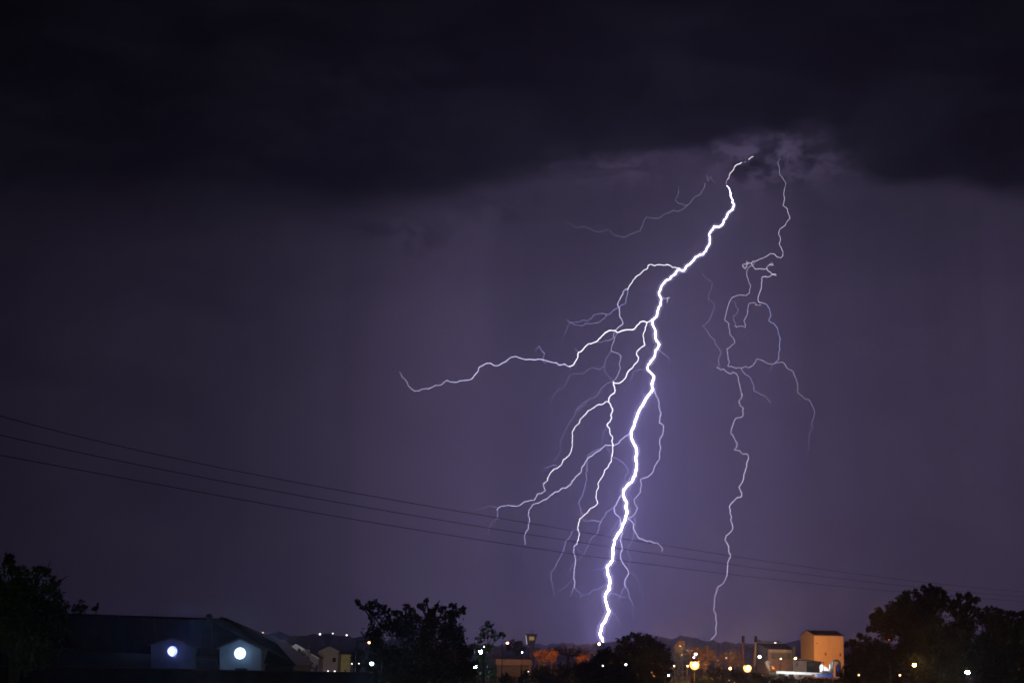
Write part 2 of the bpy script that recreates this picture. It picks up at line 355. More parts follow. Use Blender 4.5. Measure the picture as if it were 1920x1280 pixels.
BR1 = [
('w', 2.4, 1.9, "B 1625,272 1540,265 1480,228 1440,238 1370,230 1325,245 1280,228 1250,240 1245,270 1180,315 1150,350 1098,378 1060,440 1020,495 1003,535"),
('v', 2.0, 1.8, "B 1003,535 985,520 948,550 950,580 905,655 882,715 905,745 910,800 905,830 912,862 930,880 950,940 915,965 860,1015"),
('b', 1.6, .9, "B 1003,535 1003,580 985,640 982,690 920,725 860,765 830,775 790,825 750,830 735,865 690,900 645,930 540,940 500,935 465,962 400,955 310,925 275,885"),
('b', 1.3, .5, "B 750,830 700,812 605,828 580,865 520,905 465,895 430,915 310,925 280,980 245,1075"),
('w', 3.6, 2.6, "B 1310,880 1280,905 1235,925 1200,910 1155,918 1115,960 1080,1005 1010,1012 920,1030 880,1045 850,1018 780,1022 730,1050 690,1090 645,1145 600,1165 565,1180 535,1180 490,1220 450,1270 D 415,258 405,285 405,320 375,370 345,415 295,428"),
('v', 2.6, 2.2, "D 295,428 245,398 180,410 150,382 90,375 45,362 C 1530,408 1480,395 1430,390 1400,397 1270,385 1215,362 1155,375 1115,410 1060,440 1015,457 985,450 957,430 900,440 840,475 832,515 780,580"),
('v', 2.1, .5, "C 780,580 735,600 680,605 600,622 555,617 525,600 470,645 400,652 340,690 310,682 268,688 250,708 200,710 135,658 125,620 95,582 70,570 68,545 48,515"),
('b', 1.5, .9, "C 1480,395 1500,330 1465,300 1450,262 1415,290 1412,305"),
('b', 1.1, .9, "C 1480,395 1505,432 1530,408"),
('b', 1.6, .8, "B 880,1045 855,1100 835,1105 790,1135 730,1140 685,1165 655,1155"),
('b', 1.4, .6, "D 405,255 370,205"), ('b', 1.4, .6, "D 318,430 310,470"),
('w', 2.6, 3.0, "B 1235,925 1215,985 1215,1010 1195,1050 1190,1090 1198,1150 1212,1190 1160,1230 1115,1275 D 1110,280 1135,320 1130,350 1105,385 1065,440 1025,470 1000,505 985,550 940,605 905,628 840,622 828,605 835,650 855,715 845,745 800,775 780,805 775,850"),
('w', 2.9, 2.6, "D 775,850 800,885 825,940 800,1010 815,1045 790,1090 770,1105 755,1130 785,1165 795,1240 820,1265 E 825,275 810,300 825,330 825,400 815,480"),
('w', 2.2, 1.9, "E 815,480 808,545 780,575 765,615 728,645 718,690 680,750 645,810 655,855 628,900 625,950 645,1045 610,1080 555,1105 520,1160 465,1200 430,1230 G 425,240 415,250 405,300 425,400 400,475 395,510"),
('b', 1.5, 1.1, "E 820,480 850,500 900,520 960,570 1000,620 1015,660 985,700 965,760 1000,808"),
('x', 1.0, .6, "E 1010,685 1045,690 1065,700"), ('x', 1.2, .5, "E 420,100 470,180 470,230"), ('x', 1.1, .5, "E 30,900 90,950 125,1000 130,1150"), ('x', 1.1, .4, "E 10,1010 20,1060 20,1180"), ('x', 1.1, .4, "G 240,345 180,400 110,430 40,440"), ('x', 1.2, .4, "G 80,855 30,850 0,845"), ('x', 1.0, .4, "E 120,545 60,515 20,560"), ('b', 1.5, .6, "E 155,598 130,588 60,605 0,620"), ('x', 1.1, .5, "G 1120,250 1160,280 1185,310"),
('v', 1.9, 1.5, "G 395,510 365,530 352,600 380,700 360,860 355,910 372,960 360,1030"),
('b', 1.2, .4, "H 490,130 445,240"), ('b', 1.3, .6, "H 490,130 590,225 560,250"),
('w', 2.1, 1.8, "D 775,850 740,850 690,885 645,885 600,920 530,955 500,1000 440,1050 425,1105 375,1145 335,1220 E 335,200 345,235 335,310 340,360 320,430 300,470 230,520 210,585 150,628 120,632 70,690 40,745 45,768 0,805"),
('v', 1.9, 1.5, "F 1560,8 1475,65 1520,210 1445,262 1355,270 1340,330 1290,405 1220,400 1165,420 1095,432 1025,490 950,520 900,515 790,495 740,508 640,518 565,580 545,590"),
('b', 1.3, .8, "F 560,590 570,650 555,720 580,775"), ('d', 1.2, .4, "F 550,765 445,850 400,935 370,1090"), ('d', 1.2, .3, "F 570,540 380,500 320,545 270,570 210,570 100,610"),
('v', 2.0, 2.2, "E 1035,210 990,230 950,265 905,300 905,318 850,345 780,350 735,345 690,385 675,410 600,450 520,510 495,550 450,620 445,675 375,730 330,800 275,855 205,868 180,900 125,910 60,970 25,998"),
('v', 2.0, 1.0, "E 25,998 0,998 F 1440,420 1330,460 1255,490 1245,540 1190,600 1175,690 1210,810 1175,900 1188,965 1140,1010 1120,1070 1095,1140 1115,1280"),
('b', 1.5, 1.1, "E 690,385 620,405 570,440 530,460 515,510 515,600 520,660 500,680 515,760 480,880 470,930 415,1040 440,1110 465,1180 455,1230"),
('x', 1.2, .4, "E 415,1040 380,1045 340,1080 300,1180 290,1280"),
('d', 1.4, 1.2, "E 770,140 708,185 710,230 692,280 698,360"), ('b', 1.2, .8, "E 750,350 765,395 788,420 790,490"), ('d', 1.2, .4, "E 300,850 320,920 305,955"),
('d', 1.7, .6, "D 828,605 780,620 730,650 680,700 650,765 610,795 540,825 470,860 390,940 375,1010 350,1045 310,1090 280,1150 240,1240 E 215,256 195,285 205,400 185,450 150,500 120,540"),
('d', 1.3, 1.0, "D 500,845 510,880 440,910 430,935 385,945"), ('x', 1.2, .4, "D 650,735 575,735 565,780"),
('l', 1.7, 1.6, "B 860,1015 830,1080 845,1130 805,1250 D 805,240 830,255 880,268 925,300 920,350 903,390 918,440 890,520 860,575 830,600"),
('d', 1.5, 1.2, "D 805,240 785,285 740,330 730,420 728,475 765,530 800,575 828,600"),
('d', 1.5, .5, "D 725,425 705,430 670,465 575,432 540,455 500,495 445,525 345,512 305,522 290,580 260,640 235,690 160,712 120,760 85,812 40,800"),
('d', 1.3, .6, "D 1212,175 1260,240 1285,300"), ('b', 1.3, .5, "D 1215,460 1120,475 1075,490 1060,540 1035,605"), ('b', 1.3, .5, "D 1375,220 1415,260 1440,285 1480,305 1510,350 1495,400"),
('x', 1.3, .4, "D 1310,345 1350,380 1365,440"), ('x', 1.2, .4, "D 905,628 960,690 990,755"),
('v', 1.4, 1.8, "B 1410,635 1480,635 1505,625"), ('v', 1.4, 1.4, "B 1485,640 1478,685"),
('v', 2.0, 1.5, "D 1315,705 1350,790 1385,865 1378,920 1403,980 1390,1060 1380,1100 1435,1140 1430,1200 1415,1260 E 1390,270 1390,340 1402,385 1390,420 1385,520 1330,595 1305,670 1250,725 1160,752 1165,800 1158,910 1120,955 1078,995 1090,1050 1122,1105 1085,1180 1040,1215 1005,1215"),
('v', 2.4, 1.0, "G 1000,200 1045,230 1080,270 1072,320 1130,430 1200,460 1240,475 1260,468 1310,492 1355,490 1395,525 1425,565 1412,600"),
('b', 1.2, .8, "E 1035,845 1045,880 1015,920 1045,960 1050,1000"),
('v', 2.4, 2.2, "E 940,940 905,970 880,1020 865,1060 840,1095 850,1160 915,1220 G 922,250 912,310"),
('b', 1.8, .5, "G 840,68 800,90 745,130 735,170 690,225 660,290 640,375 600,415 565,445 530,530 490,600 440,680 385,705 340,760 300,820"),
('b', 1.6, 1.2, "G 680,240 640,238 570,220 485,235 460,205"), ('b', 1.2, .4, "G 910,225 860,270 810,340 795,390 740,410 690,440"),
('v', 2.1, 2.0, "G 925,355 945,380 925,430 915,460 935,530 940,575 915,630 920,680 945,740 975,780 1010,830 1015,865 980,920 968,970 975,1020"),
('b', 1.5, .5, "G 975,1020 930,1080 912,1130 895,1200"), ('b', 1.7, .5, "G 975,1020 1000,1050 1025,1150 1070,1240 H 1200,350 1190,490"), ('x', 1.0, .4, "H 1205,385 1260,405"),
('d', 1.4, .5, "G 1030,850 1095,885 1140,970 1160,1070 1195,1135 H 1320,340"),
('b', 1.3, .5, "G 1080,175 1100,240 1090,310 1075,420 1055,480 1015,530 1005,600 1040,680 1020,740 1020,800"),
('b', 1.7, .4, "G 745,765 710,795 680,808 640,805 580,825"), ('b', 1.9, .5, "G 765,990 700,1015 650,1050 600,1052 535,1105 470,1115 430,1140"),
('b', 1.8, .6, "G 795,1090 810,1102 850,1105 915,1135 950,1150 990,1148"), ('b', 1.6, .4, "H 915,420 985,460 1015,520 1045,580"), ('x', 1.2, .4, "H 885,535 905,595 955,635"),
('b', 1.5, .5, "G 405,345 340,350 310,420 260,470 240,580 210,640 180,690 130,790 80,855 88,960 115,1050 120,1140"),
('d', 1.4, .5, "G 350,915 250,1030 185,1060 150,1110"), ('d', 1.2, .8, "G 395,510 395,560 430,590 465,610"),
('l', 1.2, 1.4, "A 590,425 583,400 590,370"),
('w', .9, 2.2, "A 590,370 610,350 620,310 650,280 665,245 725,215"), ('l', .8, .6, "A 745,215 765,205"), ('w', 1.6, 1.2, "A 785,190 800,175 830,162"),
('x', 1.0, .5, "B 1320,520 1200,528 1080,530"), ('x', 1.0, .4, "B 915,460 830,410 780,350"),
]
for st, a, b, sp in BR1: strand(st, a, b, sp, b1)

b2 = thing('lightning_bolt', P(1331, 1203, DB), 'thin pale lilac lightning bolt winding down to the far hill right of the brilliant bolt', 'lightning')
strand('l', 1.9, 2.2, "J 412,440 460,470 490,455 530,495 580,518 600,495 640,510 670,570 688,680 712,780 672,845 690,900 730,930 718,1030 640,1045 610,1110 575,1220 615,1280 K 655,320 648,370 620,405 685,412 720,455 775,450 790,490", b2, 'channel')
strand('m', 1.9, 2.1, "K 790,490 765,570 770,610 735,690 735,740 710,800 670,850 710,920 700,970 655,975 615,1020 560,1080 575,1130 565,1160 590,1215 572,1240 590,1280 L 500,60 435,125 422,170 460,235 462,290 482,325 450,400 448,480 445,520", b2, 'channel')
strand('l', 2.4, 2.0, "L 445,520 410,600 350,635 335,690 320,750 308,870 333,910 330,960 343,1005 328,1040 340,1095 270,1190", b2, 'channel')
strand('d', .8, 1.8, "I 240,320 260,380 355,435 350,520 310,580 310,650 380,700 375,770 340,860 290,925 243,965 300,1040 330,1090 380,1125 395,1190 J 460,260 432,330 440,410 412,440", b2)
strand('x', 1.0, .4, "J 412,480 340,500 240,505", b2)

b3 = thing('lightning_bolt', P(1390, 690, DB), 'thin looping lightning streamer hanging from the cloud right of the brilliant bolt', 'lightning')
BR3 = [('m', 1.3, 1.9, "A 1105,465 1100,500 1110,540 1095,600 1135,635 1145,680 1158,718 1115,780 1065,810 1055,850 1072,890 1060,950 1095,1020 1095,1050 1075,1075 1040,1065 I 1095,100 1050,98 1010,130 970,148 920,165 865,195 845,185 825,215 840,245 870,285 940,282 965,280 975,290 1010,275"),
('l', .8, 1.4, "A 1075,180 1045,215 1062,260 1065,315 1100,370 1122,405 1112,440 1105,465"),
('m', 1.7, 1.7, "I 1010,275 1015,250 1050,225 1070,210 1090,235 1065,240 1050,228"),
('m', 1.8, 1.7, "I 1010,275 1020,300 1060,325 1070,345 1115,345 1122,362 1075,350 1050,372 955,380 945,450 942,520 920,580 903,640 915,680 950,688"),
('m', 1.8, 1.6, "I 825,215 790,210 715,232 745,280 765,255 775,210 765,190"),
('l', 1.7, 1.7, "I 865,200 835,245 785,270 770,310 770,370 790,430 818,480 805,520 805,570 760,603 650,602 590,625 560,680 540,740 520,830 503,895 545,925 560,1000 565,1065 610,1110 628,1165 580,1205 530,1245 J 533,235 545,335 560,370 543,425 580,425 640,450 685,440 700,450"),
('l', 1.7, .5, "J 700,450 755,425 790,445 850,415 880,350 900,335 950,350 1005,385 1065,400 1110,385 1185,375 1210,380 1245,440 1330,490 1360,570 1382,640 1378,735 1410,770 1470,820 1520,825 1550,890 1582,950 1582,1000 1560,1080 1540,1110 1570,1160 1520,1220"),
('b', 1.4, .5, "J 700,450 745,520 800,550 835,610 858,670 850,715 905,740 950,770 1005,790 1030,835 1065,860"),
('b', 1.9, 1.5, "I 950,688 1020,720 1045,780 1060,840 1035,905 1095,935 1135,985 1145,1055 1170,1120 1160,1200 J 1170,230 1150,270 1155,330 1110,385"), ('d', 1.3, .5, "J 1110,385 1065,430 1060,470 1000,490"),
('l', 1.6, 1.4, "I 940,712 890,718 855,685 800,695 785,740 780,800 760,860 735,900 752,985 720,968 645,980 627,960"), ('d', 1.4, 1.0, "I 627,960 640,940 612,890 605,845 640,835 670,775 640,735 640,695 590,675"),
('x', 1.2, .4, "K 1520,220 1520,330 1515,400 1480,430")]
for st, a, b, sp in BR3: strand(st, a, b, sp, b3)

b4 = thing('lightning_bolt', P(1325, 345, DB), 'very faint lilac lightning streamer creeping left just under the cloud base', 'lightning')
strand('d', 1.5, .5, "A 390,400 390,430 370,465 355,500 320,515 280,545 260,580 230,600 190,635 155,655 105,645 75,665 20,680 M 1920,735 1895,745 1820,735 1800,770 1780,830 1740,838 1700,860 1665,872 1610,858 1570,818 1520,835 1470,830 1445,810 1410,800 1345,805 1320,780 1290,775", b4)
strand('d', 1.2, .7, "A 230,600 155,585 125,555 155,490 155,430", b4)
strand('d', .6, 1.0, "A 490,408 455,375 450,345 435,345 420,385 410,320", b4)
# ------------------------------------------------------------------ trees
def px(D): return D / F
def leaves(name, clumps, D, leaf, m, parent, dens=1.0, squash=.85, drift=(0, 0)):
    """many small leaf faces gathered in ragged clumps; clumps are (u, v, radius) seen at distance D, each with its own depth"""
    C = []; k = px(D)
    for u, v, r in clumps:
        dy = RNG.normal(0, r * k * .6); c = P(u, v, D + dy); R = r * k
        C.append((c, R * .62, 1.0))
        ns = int(7 + r * .55)
        for _ in range(ns):     # knobs of foliage standing out of the clump
            d = RNG.normal(0, 1, 3); d /= np.linalg.norm(d) + 1e-6
            q = c + Vector(d) * R * float(RNG.uniform(.5, .86)); C.append((q, R * float(RNG.uniform(.2, .42)), 1.0))
    pts = []
    for c, R, w in list(C):
        if w > .9 and R > .3 * leaf * 9: C.append((c, R * 1.75, .12))
    for c, R, w in C:
        n = max(10, int(dens * w * 9.0 * (R / leaf) ** 2))
        n = min(n, 5200)
        d = RNG.normal(0, 1, (n, 3)); d /= np.linalg.norm(d, axis=1)[:, None]
        rad = R * RNG.uniform(.25, 1.06, n) ** .6
        p = np.array(c) + d * rad[:, None] * np.array([1, 1, squash]); pts.append(p)
    p = np.concatenate(pts); n = len(p)
    a = RNG.normal(0, 1, (n, 3)); a /= np.linalg.norm(a, axis=1)[:, None]
    b = np.cross(a, RNG.normal(0, 1, (n, 3))); b /= np.linalg.norm(b, axis=1)[:, None]
    s = leaf * RNG.uniform(.5, 1.25, n)[:, None]
    v = np.empty((n, 4, 3)); v[:, 0] = p - a * s; v[:, 1] = p + b * s * .45; v[:, 2] = p + a * s; v[:, 3] = p - b * s * .45
    me = bpy.data.meshes.new(name); me.vertices.add(n * 4); me.vertices.foreach_set('co', v.reshape(-1).astype(np.float32))
    me.loops.add(n * 4); me.loops.foreach_set('vertex_index', np.arange(n * 4, dtype=np.int32))
    me.polygons.add(n); me.polygons.foreach_set('loop_start', np.arange(0, n * 4, 4, dtype=np.int32)); me.polygons.foreach_set('loop_total', np.full(n, 4, dtype=np.int32))
    me.materials.append(m); me.update(calc_edges=True); me.validate()
    o = bpy.data.objects.new(name, me); return link(o, parent)

def limb(mb, a, b, r0, r1, bend=.08, n=6):
    a = Vector(a); b = Vector(b); L = (b - a).length; pts = []
    off = Vector((random.uniform(-1, 1), random.uniform(-1, 1), random.uniform(-.3, .6))) * L * bend
    for i in range(7):
        t = i / 6; pts.append(a.lerp(b, t) + off * math.sin(math.pi * t) + Vector((0, 0, L * .06 * math.sin(math.pi * t))))
    mb.tube(pts, [r0 + (r1 - r0) * i / 6 for i in range(7)], n)

def tree(u, D, clumps, leaf, label, r_trunk, name='tree', m=M_LEAF, dens=1.0, group=None, fork=.45, squash=.85, twigs=()):
    x = P(u, 1213, D).x; z0 = G(x, D) - .15; base = Vector((x, D, z0))
    t = thing(name, base, label, 'tree', group)
    tops = [P(a, b, D) for a, b, c in clumps]; hi = max(p.z for p in tops)
    forkp = Vector((x + random.uniform(-.2, .2), D, z0 + (hi - z0) * fork))
    mb = MB(); mb.tube([base, base.lerp(forkp, .12), base.lerp(forkp, .55) + Vector((.05 * (hi - z0) * .3, 0, 0)), forkp], [r_trunk * 1.35, r_trunk, r_trunk * .85, r_trunk * .7], 9)
    mb.build('trunk', M_BARK, t, True)
    mb = MB()
    order = sorted(range(len(tops)), key=lambda i: (tops[i] - forkp).length); done = []
    for i in order:
        p = tops[i]; dp = (p - forkp).length; best = None
        for j in done:
            if (tops[j] - forkp).length < dp * .82:
                d = (tops[j] - p).length + .35 * (tops[j] - forkp).length
                if best is None or d < best[0]: best = (d, tops[j])
        if best is None or best[0] > dp * 1.15: src, ra = forkp + Vector((0, 0, -.06 * (hi - z0) * random.random())), r_trunk * .34
        else: src, ra = best[1], r_trunk * .16
        limb(mb, src, p, ra, r_trunk * .06)
        done.append(i)
    for tw in twigs:
        q = [P(a, b, D) for a, b in tw]; mb.tube(q, [r_trunk * .14 * (1 - .75 * i / (len(q) - 1)) for i in range(len(q))], 5)
    mb.build('limbs', M_BARK, t, True)
    leaves('crown', clumps, D, leaf, m, t, dens, squash)
    return t

# ------------------------------------------------------------------ lamps
def lens_mat(name, col, s):
    m = emis(name, col, s, 'FRONT'); nt = m.node_tree
    if len(nt.nodes) < 3:
        g = nt.nodes.new('ShaderNodeNewGeometry'); k = nt.nodes.new('ShaderNodeMath'); k.operation = 'MULTIPLY_ADD'; k.inputs[1].default_value = -s; k.inputs[2].default_value = s
        nt.links.new(g.outputs['Backfacing'], k.inputs[0]); nt.links.new(k.outputs[0], nt.nodes['Emission'].inputs[1])
    return m
def lampmat(key, col, s): return emis('lamp_glow_' + key, col, s, 'FRONT')
LM = {}
for key, col, s in (('orange', (1, .43, .10), 3.2), ('amber', (1, .55, .22), 5), ('white', (.82, .95, 1.0), 8), ('cyan', (.62, .95, 1.0), 16), ('red', (1, .12, .05), 3.0), ('cyanhot', (.62, .95, 1.0), 170), ('orangehot', (1, .42, .10), 120), ('whitehot', (.82, .95, 1.0), 150),
                    ('dimwhite', (1, .92, .85), 4.0), ('dimamber', (1, .7, .45), 6.0), ('pinkwhite', (1, .86, .95), 8)):
    LM[key] = lampmat(key, col, s)
def disc(c, r, m, parent, n=16):
    return mesh('lens', [c + Vector((math.cos(2 * math.pi * i / n) * r, 0, math.sin(2 * math.pi * i / n) * r)) for i in range(n)], [tuple(range(n))], m, parent)
LCOL = dict(orange=(1, .36, .07), amber=(1, .5, .2), white=(.75, .92, 1.0), cyan=(.5, .9, 1.0), pinkwhite=(1, .8, .9))
HOT = dict(cyanhot='cyan', orangehot='orange', whitehot='white')
def lamp(u, v, D, blob, key, label, name='street_lamp', arm=0.0, group=None, pole=True, cat='street lamp', squash=1.0, beam=0):
    blob *= .8
    c = P(u, v, D); r = blob * .5 * px(D); z0 = G(c.x, D) - .1
    base = Vector((c.x - arm, D, min(z0, c.z - 1.2)))
    t = thing(name, base, label, cat, group)
    if pole:
        h = max(.5, c.z - base.z); pr = max(.05, min(.11, r * .3))
        q = [base, base + Vector((0, 0, h * .6)), base + Vector((0, 0, h + r * 1.1)), Vector((c.x, D + r, c.z + r * 1.25)), c + Vector((0, r * .9, r * .8))]
        q[:3] = [p + Vector((0, r * 1.6, 0)) for p in q[:3]]
        MB().tube(q[:3] + ([q[3]] if abs(arm) > .05 else []) + [q[4]], [pr * 1.3, pr, pr * .8] + ([pr * .7] if abs(arm) > .05 else []) + [pr * .6], 7).build('pole', M_BLACK, t, True)
        MB().tube([c + Vector((0, 0, r * .62)), c + Vector((0, 0, r * .98)), c + Vector((0, 0, r * 1.2))], [r * 1.05, r * .8, r * .2], 12).build('lamp_hood', M_METAL, t, True)
    MB().ball(c, r, 14, (squash, squash, 1)).build('lamp_bulb', LM[key], t, True)
    if beam:    # forward facing lens that throws the light into the rain
        y = c.y - r * squash * .94
        disc(Vector((c.x, y - .015, c.z)), r * .32, lens_mat('lens_%s_%d' % (key, beam), LCOL[HOT.get(key, key)], beam), t)
    return t

# ------------------------------------------------------------------ gabled buildings from directions and distances
def gabled(fu, fD, lu, lD, ru, rD, v_eave, ridge, t, mw, mr, over=.25, name_wall='wall', base=None, mg=None, th=.14):
    """front long wall from corner f to corner r, gable end from f to l; ridge = rise above the eave (m)"""
    f = P(fu, v_eave, fD); ze = f.z
    f = Vector((f.x, fD, 0)); l = P(lu, v_eave, lD); l = Vector((l.x, lD, 0)); r = P(ru, v_eave, rD); r = Vector((r.x, rD, 0))
    b = l + (r - f); zb = base if base is not None else G(f.x, fD) - .3
    up = Vector((0, 0, 1))
    A = [f + up * zb, r + up * zb, b + up * zb, l + up * zb]; T = [p + up * (ze - zb) for p in A]
    rl = (T[0] + T[3]) / 2 + up * ridge; rr = (T[1] + T[2]) / 2 + up * ridge
    mb = MB(); mb.add(A + T + [rl, rr], [(3, 2, 1, 0), (0, 1, 5, 4), (1, 2, 6, 9, 5), (2, 3, 7, 6), (3, 0, 4, 8, 7)])
    mb.build(name_wall, mw, t)
    ax = (r - f).normalized() * over; sd = (f - l).normalized()
    dz = ridge / ((f - l).length / 2)
    mb = MB()
    for s, e0, e1 in ((1, T[0], T[1]), (-1, T[3], T[2])):
        o = sd * s * over - up * (dz * over)
        q = [e0 + o - ax, e1 + o + ax, rr + ax, rl - ax]
        if s < 0: q = [q[1], q[0], q[3], q[2]]
        lo = [p + up * .03 for p in q]; hi = [p + up * (.03 + th) for p in q]
        mb.hexa(lo, hi)
    mb.build('roof', mr, t)
    return dict(f=f, l=l, r=r, b=b, ze=ze, zb=zb, rl=rl, rr=rr, ax=ax.normalized(), sd=sd)
def on_wall(B, s, z, w, h, d, name, m, t, side='front', proud=.03):
    """a panel on a wall: s metres along it from corner f, bottom at z"""
    if side == 'front': o, a = B['f'], (B['r'] - B['f']).normalized()
    else: o, a = B['f'], (B['l'] - B['f']).normalized()
    n = Vector((a.y, -a.x, 0)); n = n if n.y < 0 else -n
    p = o + a * s + n * proud; q = []
    for dd in (0, -d):
        q.append([p + n * dd + Vector((0, 0, z)), p + a * w + n * dd + Vector((0, 0, z)), p + a * w + n * dd + Vector((0, 0, z + h)), p + n * dd + Vector((0, 0, z + h))])
    mb = MB(); mb.hexa(q[1], q[0]); return mb.build(name, m, t)

# ------------------------------------------------------------------ barn with two floodlit gables, left
DBN = 100.0; k = px(DBN)
barn = thing('barn', (P(300, 1213, DBN).x, DBN, 4.0), 'long dark tin roofed barn with two floodlit gables, at the left', 'barn')
e = [P(90, 1212, DBN), P(409, 1226.5, DBN)]; rdg = [P(60, 1145.5, DBN + 5), P(409, 1162, DBN + 5)]
zb = 3.6
def slab(pts, th=.12, n=Vector((0, 0, 1))):
    return [p - n * th for p in pts], list(pts)
eb = [Vector((e[0].x, DBN + 10, e[0].z)), Vector((e[1].x, DBN + 10, e[1].z))]
mb = MB(); lo, hi = slab([e[0] - Vector((14, .4, 0)), e[1] + Vector((0, -.4, -.1)), rdg[1], rdg[0] - Vector((14, 0, 0))]); mb.hexa(lo, hi)
lo, hi = slab([rdg[0] - Vector((14, 0, 0)), rdg[1], eb[1] + Vector((0, .4, -.1)), eb[0] - Vector((14, -.4, 0))]); mb.hexa(lo, hi)
for i in range(16):   # standing seams on the front slope
    s = (i + .5) / 16; a = e[0].lerp(e[1], s) + Vector((0, -.4, .03)); b = rdg[0].lerp(rdg[1], s) + Vector((0, 0, .03)); mb.tube([a, b], .025, 4)
mb.build('roof', M_ROOFD, barn)
mb = MB(); mb.tube([rdg[0] - Vector((14, 0, -.03)), rdg[1] + Vector((0, 0, .03))], .09, 6); mb.build('ridge_cap', M_ROOFD, barn)
mb = MB(); x0 = e[0].x - 13.5; x1 = e[1].x
mb.add([(x0, DBN, zb), (x1, DBN, zb), (x1, DBN + 10, zb), (x0, DBN + 10, zb), (x0, DBN, e[0].z - .15), (x1, DBN, e[1].z - .15), (x1, DBN + 10, e[1].z - .15), (x0, DBN + 10, e[0].z - .15),
        (x1, DBN + 5, rdg[1].z - .2), (x0, DBN + 5, rdg[0].z - .2)], [(3, 2, 1, 0), (0, 1, 5, 4), (1, 2, 6, 8, 5), (2, 3, 7, 6), (3, 0, 4, 9, 7)])
mb.build('wall', M_WALLD, barn)
# hipped right wing
hp = [P(414, 1156, DBN + 4), P(424, 1157.5, DBN + 4)]
c0 = P(376, 1224, DBN - .6); c1 = P(556, 1250, DBN - .6); c1.z = c1.z + .1; c0.z = c1.z + .35
ctr = [c0, c1, Vector((c1.x, DBN + 9, c1.z)), Vector((c0.x, DBN + 9, c0.z))]
kn = P(520, 1206, DBN + 1.5)
mb = MB(); apl, apr = hp
mb.add([ctr[0], ctr[1], ctr[2], ctr[3], apl, apr, kn, kn + Vector((0, 5.0, 0)), P(398, 1165, DBN + 4.6), P(398, 1165, DBN + 5.6)],
       [(0, 1, 6, 5, 4, 8), (1, 2, 7, 6), (5, 6, 7), (2, 3, 9, 4, 5, 7), (3, 0, 8, 9), (4, 9, 8), (0, 3, 2, 1)])
mb.build('roof', M_ROOFD, barn)
mb = MB(); mb.hexa([(c0.x + .4, DBN, zb), (c1.x - .3, DBN, zb), (c1.x - .3, DBN + 8.6, zb), (c0.x + .4, DBN + 8.6, zb)], [(c0.x + .4, DBN, c1.z - .05), (c1.x - .3, DBN, c1.z - .05), (c1.x - .3, DBN + 8.6, c1.z - .05), (c0.x + .4, DBN + 8.6, c1.z - .05)])
mb.build('wall', M_WALLD, barn)
# gabled bays
def bay(poly, D, depth, mw):
    pf = [P(u, v, D) for u, v in poly]; ap = pf[2]
    mb = MB(); n = len(pf); pb = [p + Vector((0, depth, 0)) for p in pf]
    mb.hexa(pf, pb); mb.build('gable_wall', mw, barn)
    mb = MB()
    for a, b, s in ((pf[1], pf[2], -1), (pf[2], pf[3], 1)):
        d = (b - a).normalized(); ex = d * .18; nn = Vector((-d.z, 0, d.x)); nn = nn if nn.z > 0 else -nn
        a2 = a - (ex if s < 0 else Vector()); b2 = b + (ex if s > 0 else Vector())
        q = [a2 + Vector((0, -.25, 0)), b2 + Vector((0, -.25, 0)), b2 + Vector((0, depth, 0)), a2 + Vector((0, depth, 0))]
        mb.hexa([p + nn * .01 for p in q], [p + nn * .10 for p in q])
    mb.build('roof', M_ROOFD, barn)
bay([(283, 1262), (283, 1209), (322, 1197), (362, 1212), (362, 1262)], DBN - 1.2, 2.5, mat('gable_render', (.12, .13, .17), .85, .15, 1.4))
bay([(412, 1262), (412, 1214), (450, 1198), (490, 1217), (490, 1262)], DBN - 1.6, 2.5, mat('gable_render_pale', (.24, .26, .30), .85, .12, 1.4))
# dark door and sill details on the bays
mb = MB(); p = P(452, 1254, DBN - 1.66); mb.box(p + Vector((0, 0, -.1)), (.75, .06, .35)); mb.build('window', M_GLASS, barn)
# turbine vent on the ridge
c = P(392, 1155.5, DBN + 5)
mb = MB(); mb.tube([P(392, 1164, DBN + 5), P(392, 1159, DBN + 5)], [.13, .13], 10); mb.ball(c, .22, 14, (1, 1, .9))
for i in range(12):
    a = i * math.pi / 6; mb.tube([c + Vector((.2 * math.cos(a) * s, .2 * math.sin(a) * s, z)) for s, z in ((.3, .2), (1.1, .1), (1.15, -.08), (.7, -.18))], .018, 4)
mb.build('roof_vent', M_METAL, barn, True)

# bird on the ridge
bz = P(179, 1150.5, DBN + 5)
bird = thing('bird', bz, 'dark long legged bird perched on the barn roof ridge', 'bird')
s = .042
def bp(du, dv): return P(179 + du, 1150.5 + dv, DBN + 5)
me = bpy.data.meshes.new('body'); 
mb = MB()
mb.tube([bp(-7.5, -8.5), bp(-5, -9.5), bp(-1.5, -10.3), bp(1.5, -11.3), bp(3.4, -13.6), bp(3.6, -16.2), bp(3.7, -18.2), bp(4.4, -19.6), bp(5.6, -19.9), bp(7.6, -19.0)],
        [.03, .10, .17, .17, .12, .07, .058, .085, .06, .012], 12)
body = mb.build('body', M_BIRD, bird, True)
mb = MB(); mb.tube([bp(1.8, -12), bp(-2.5, -9.5), bp(-8.2, -6.8)], [.09, .12, .015], 8); mb.build('wing', M_BIRD, bird, True)
for dx in (-1.2, 1.5): MB().tube([bp(dx, -8), bp(dx + .6, -4), bp(dx, 0), bp(dx + 1.6, .3)], [.035, .022, .02, .012], 6).build('leg', M_BIRD, bird, True)

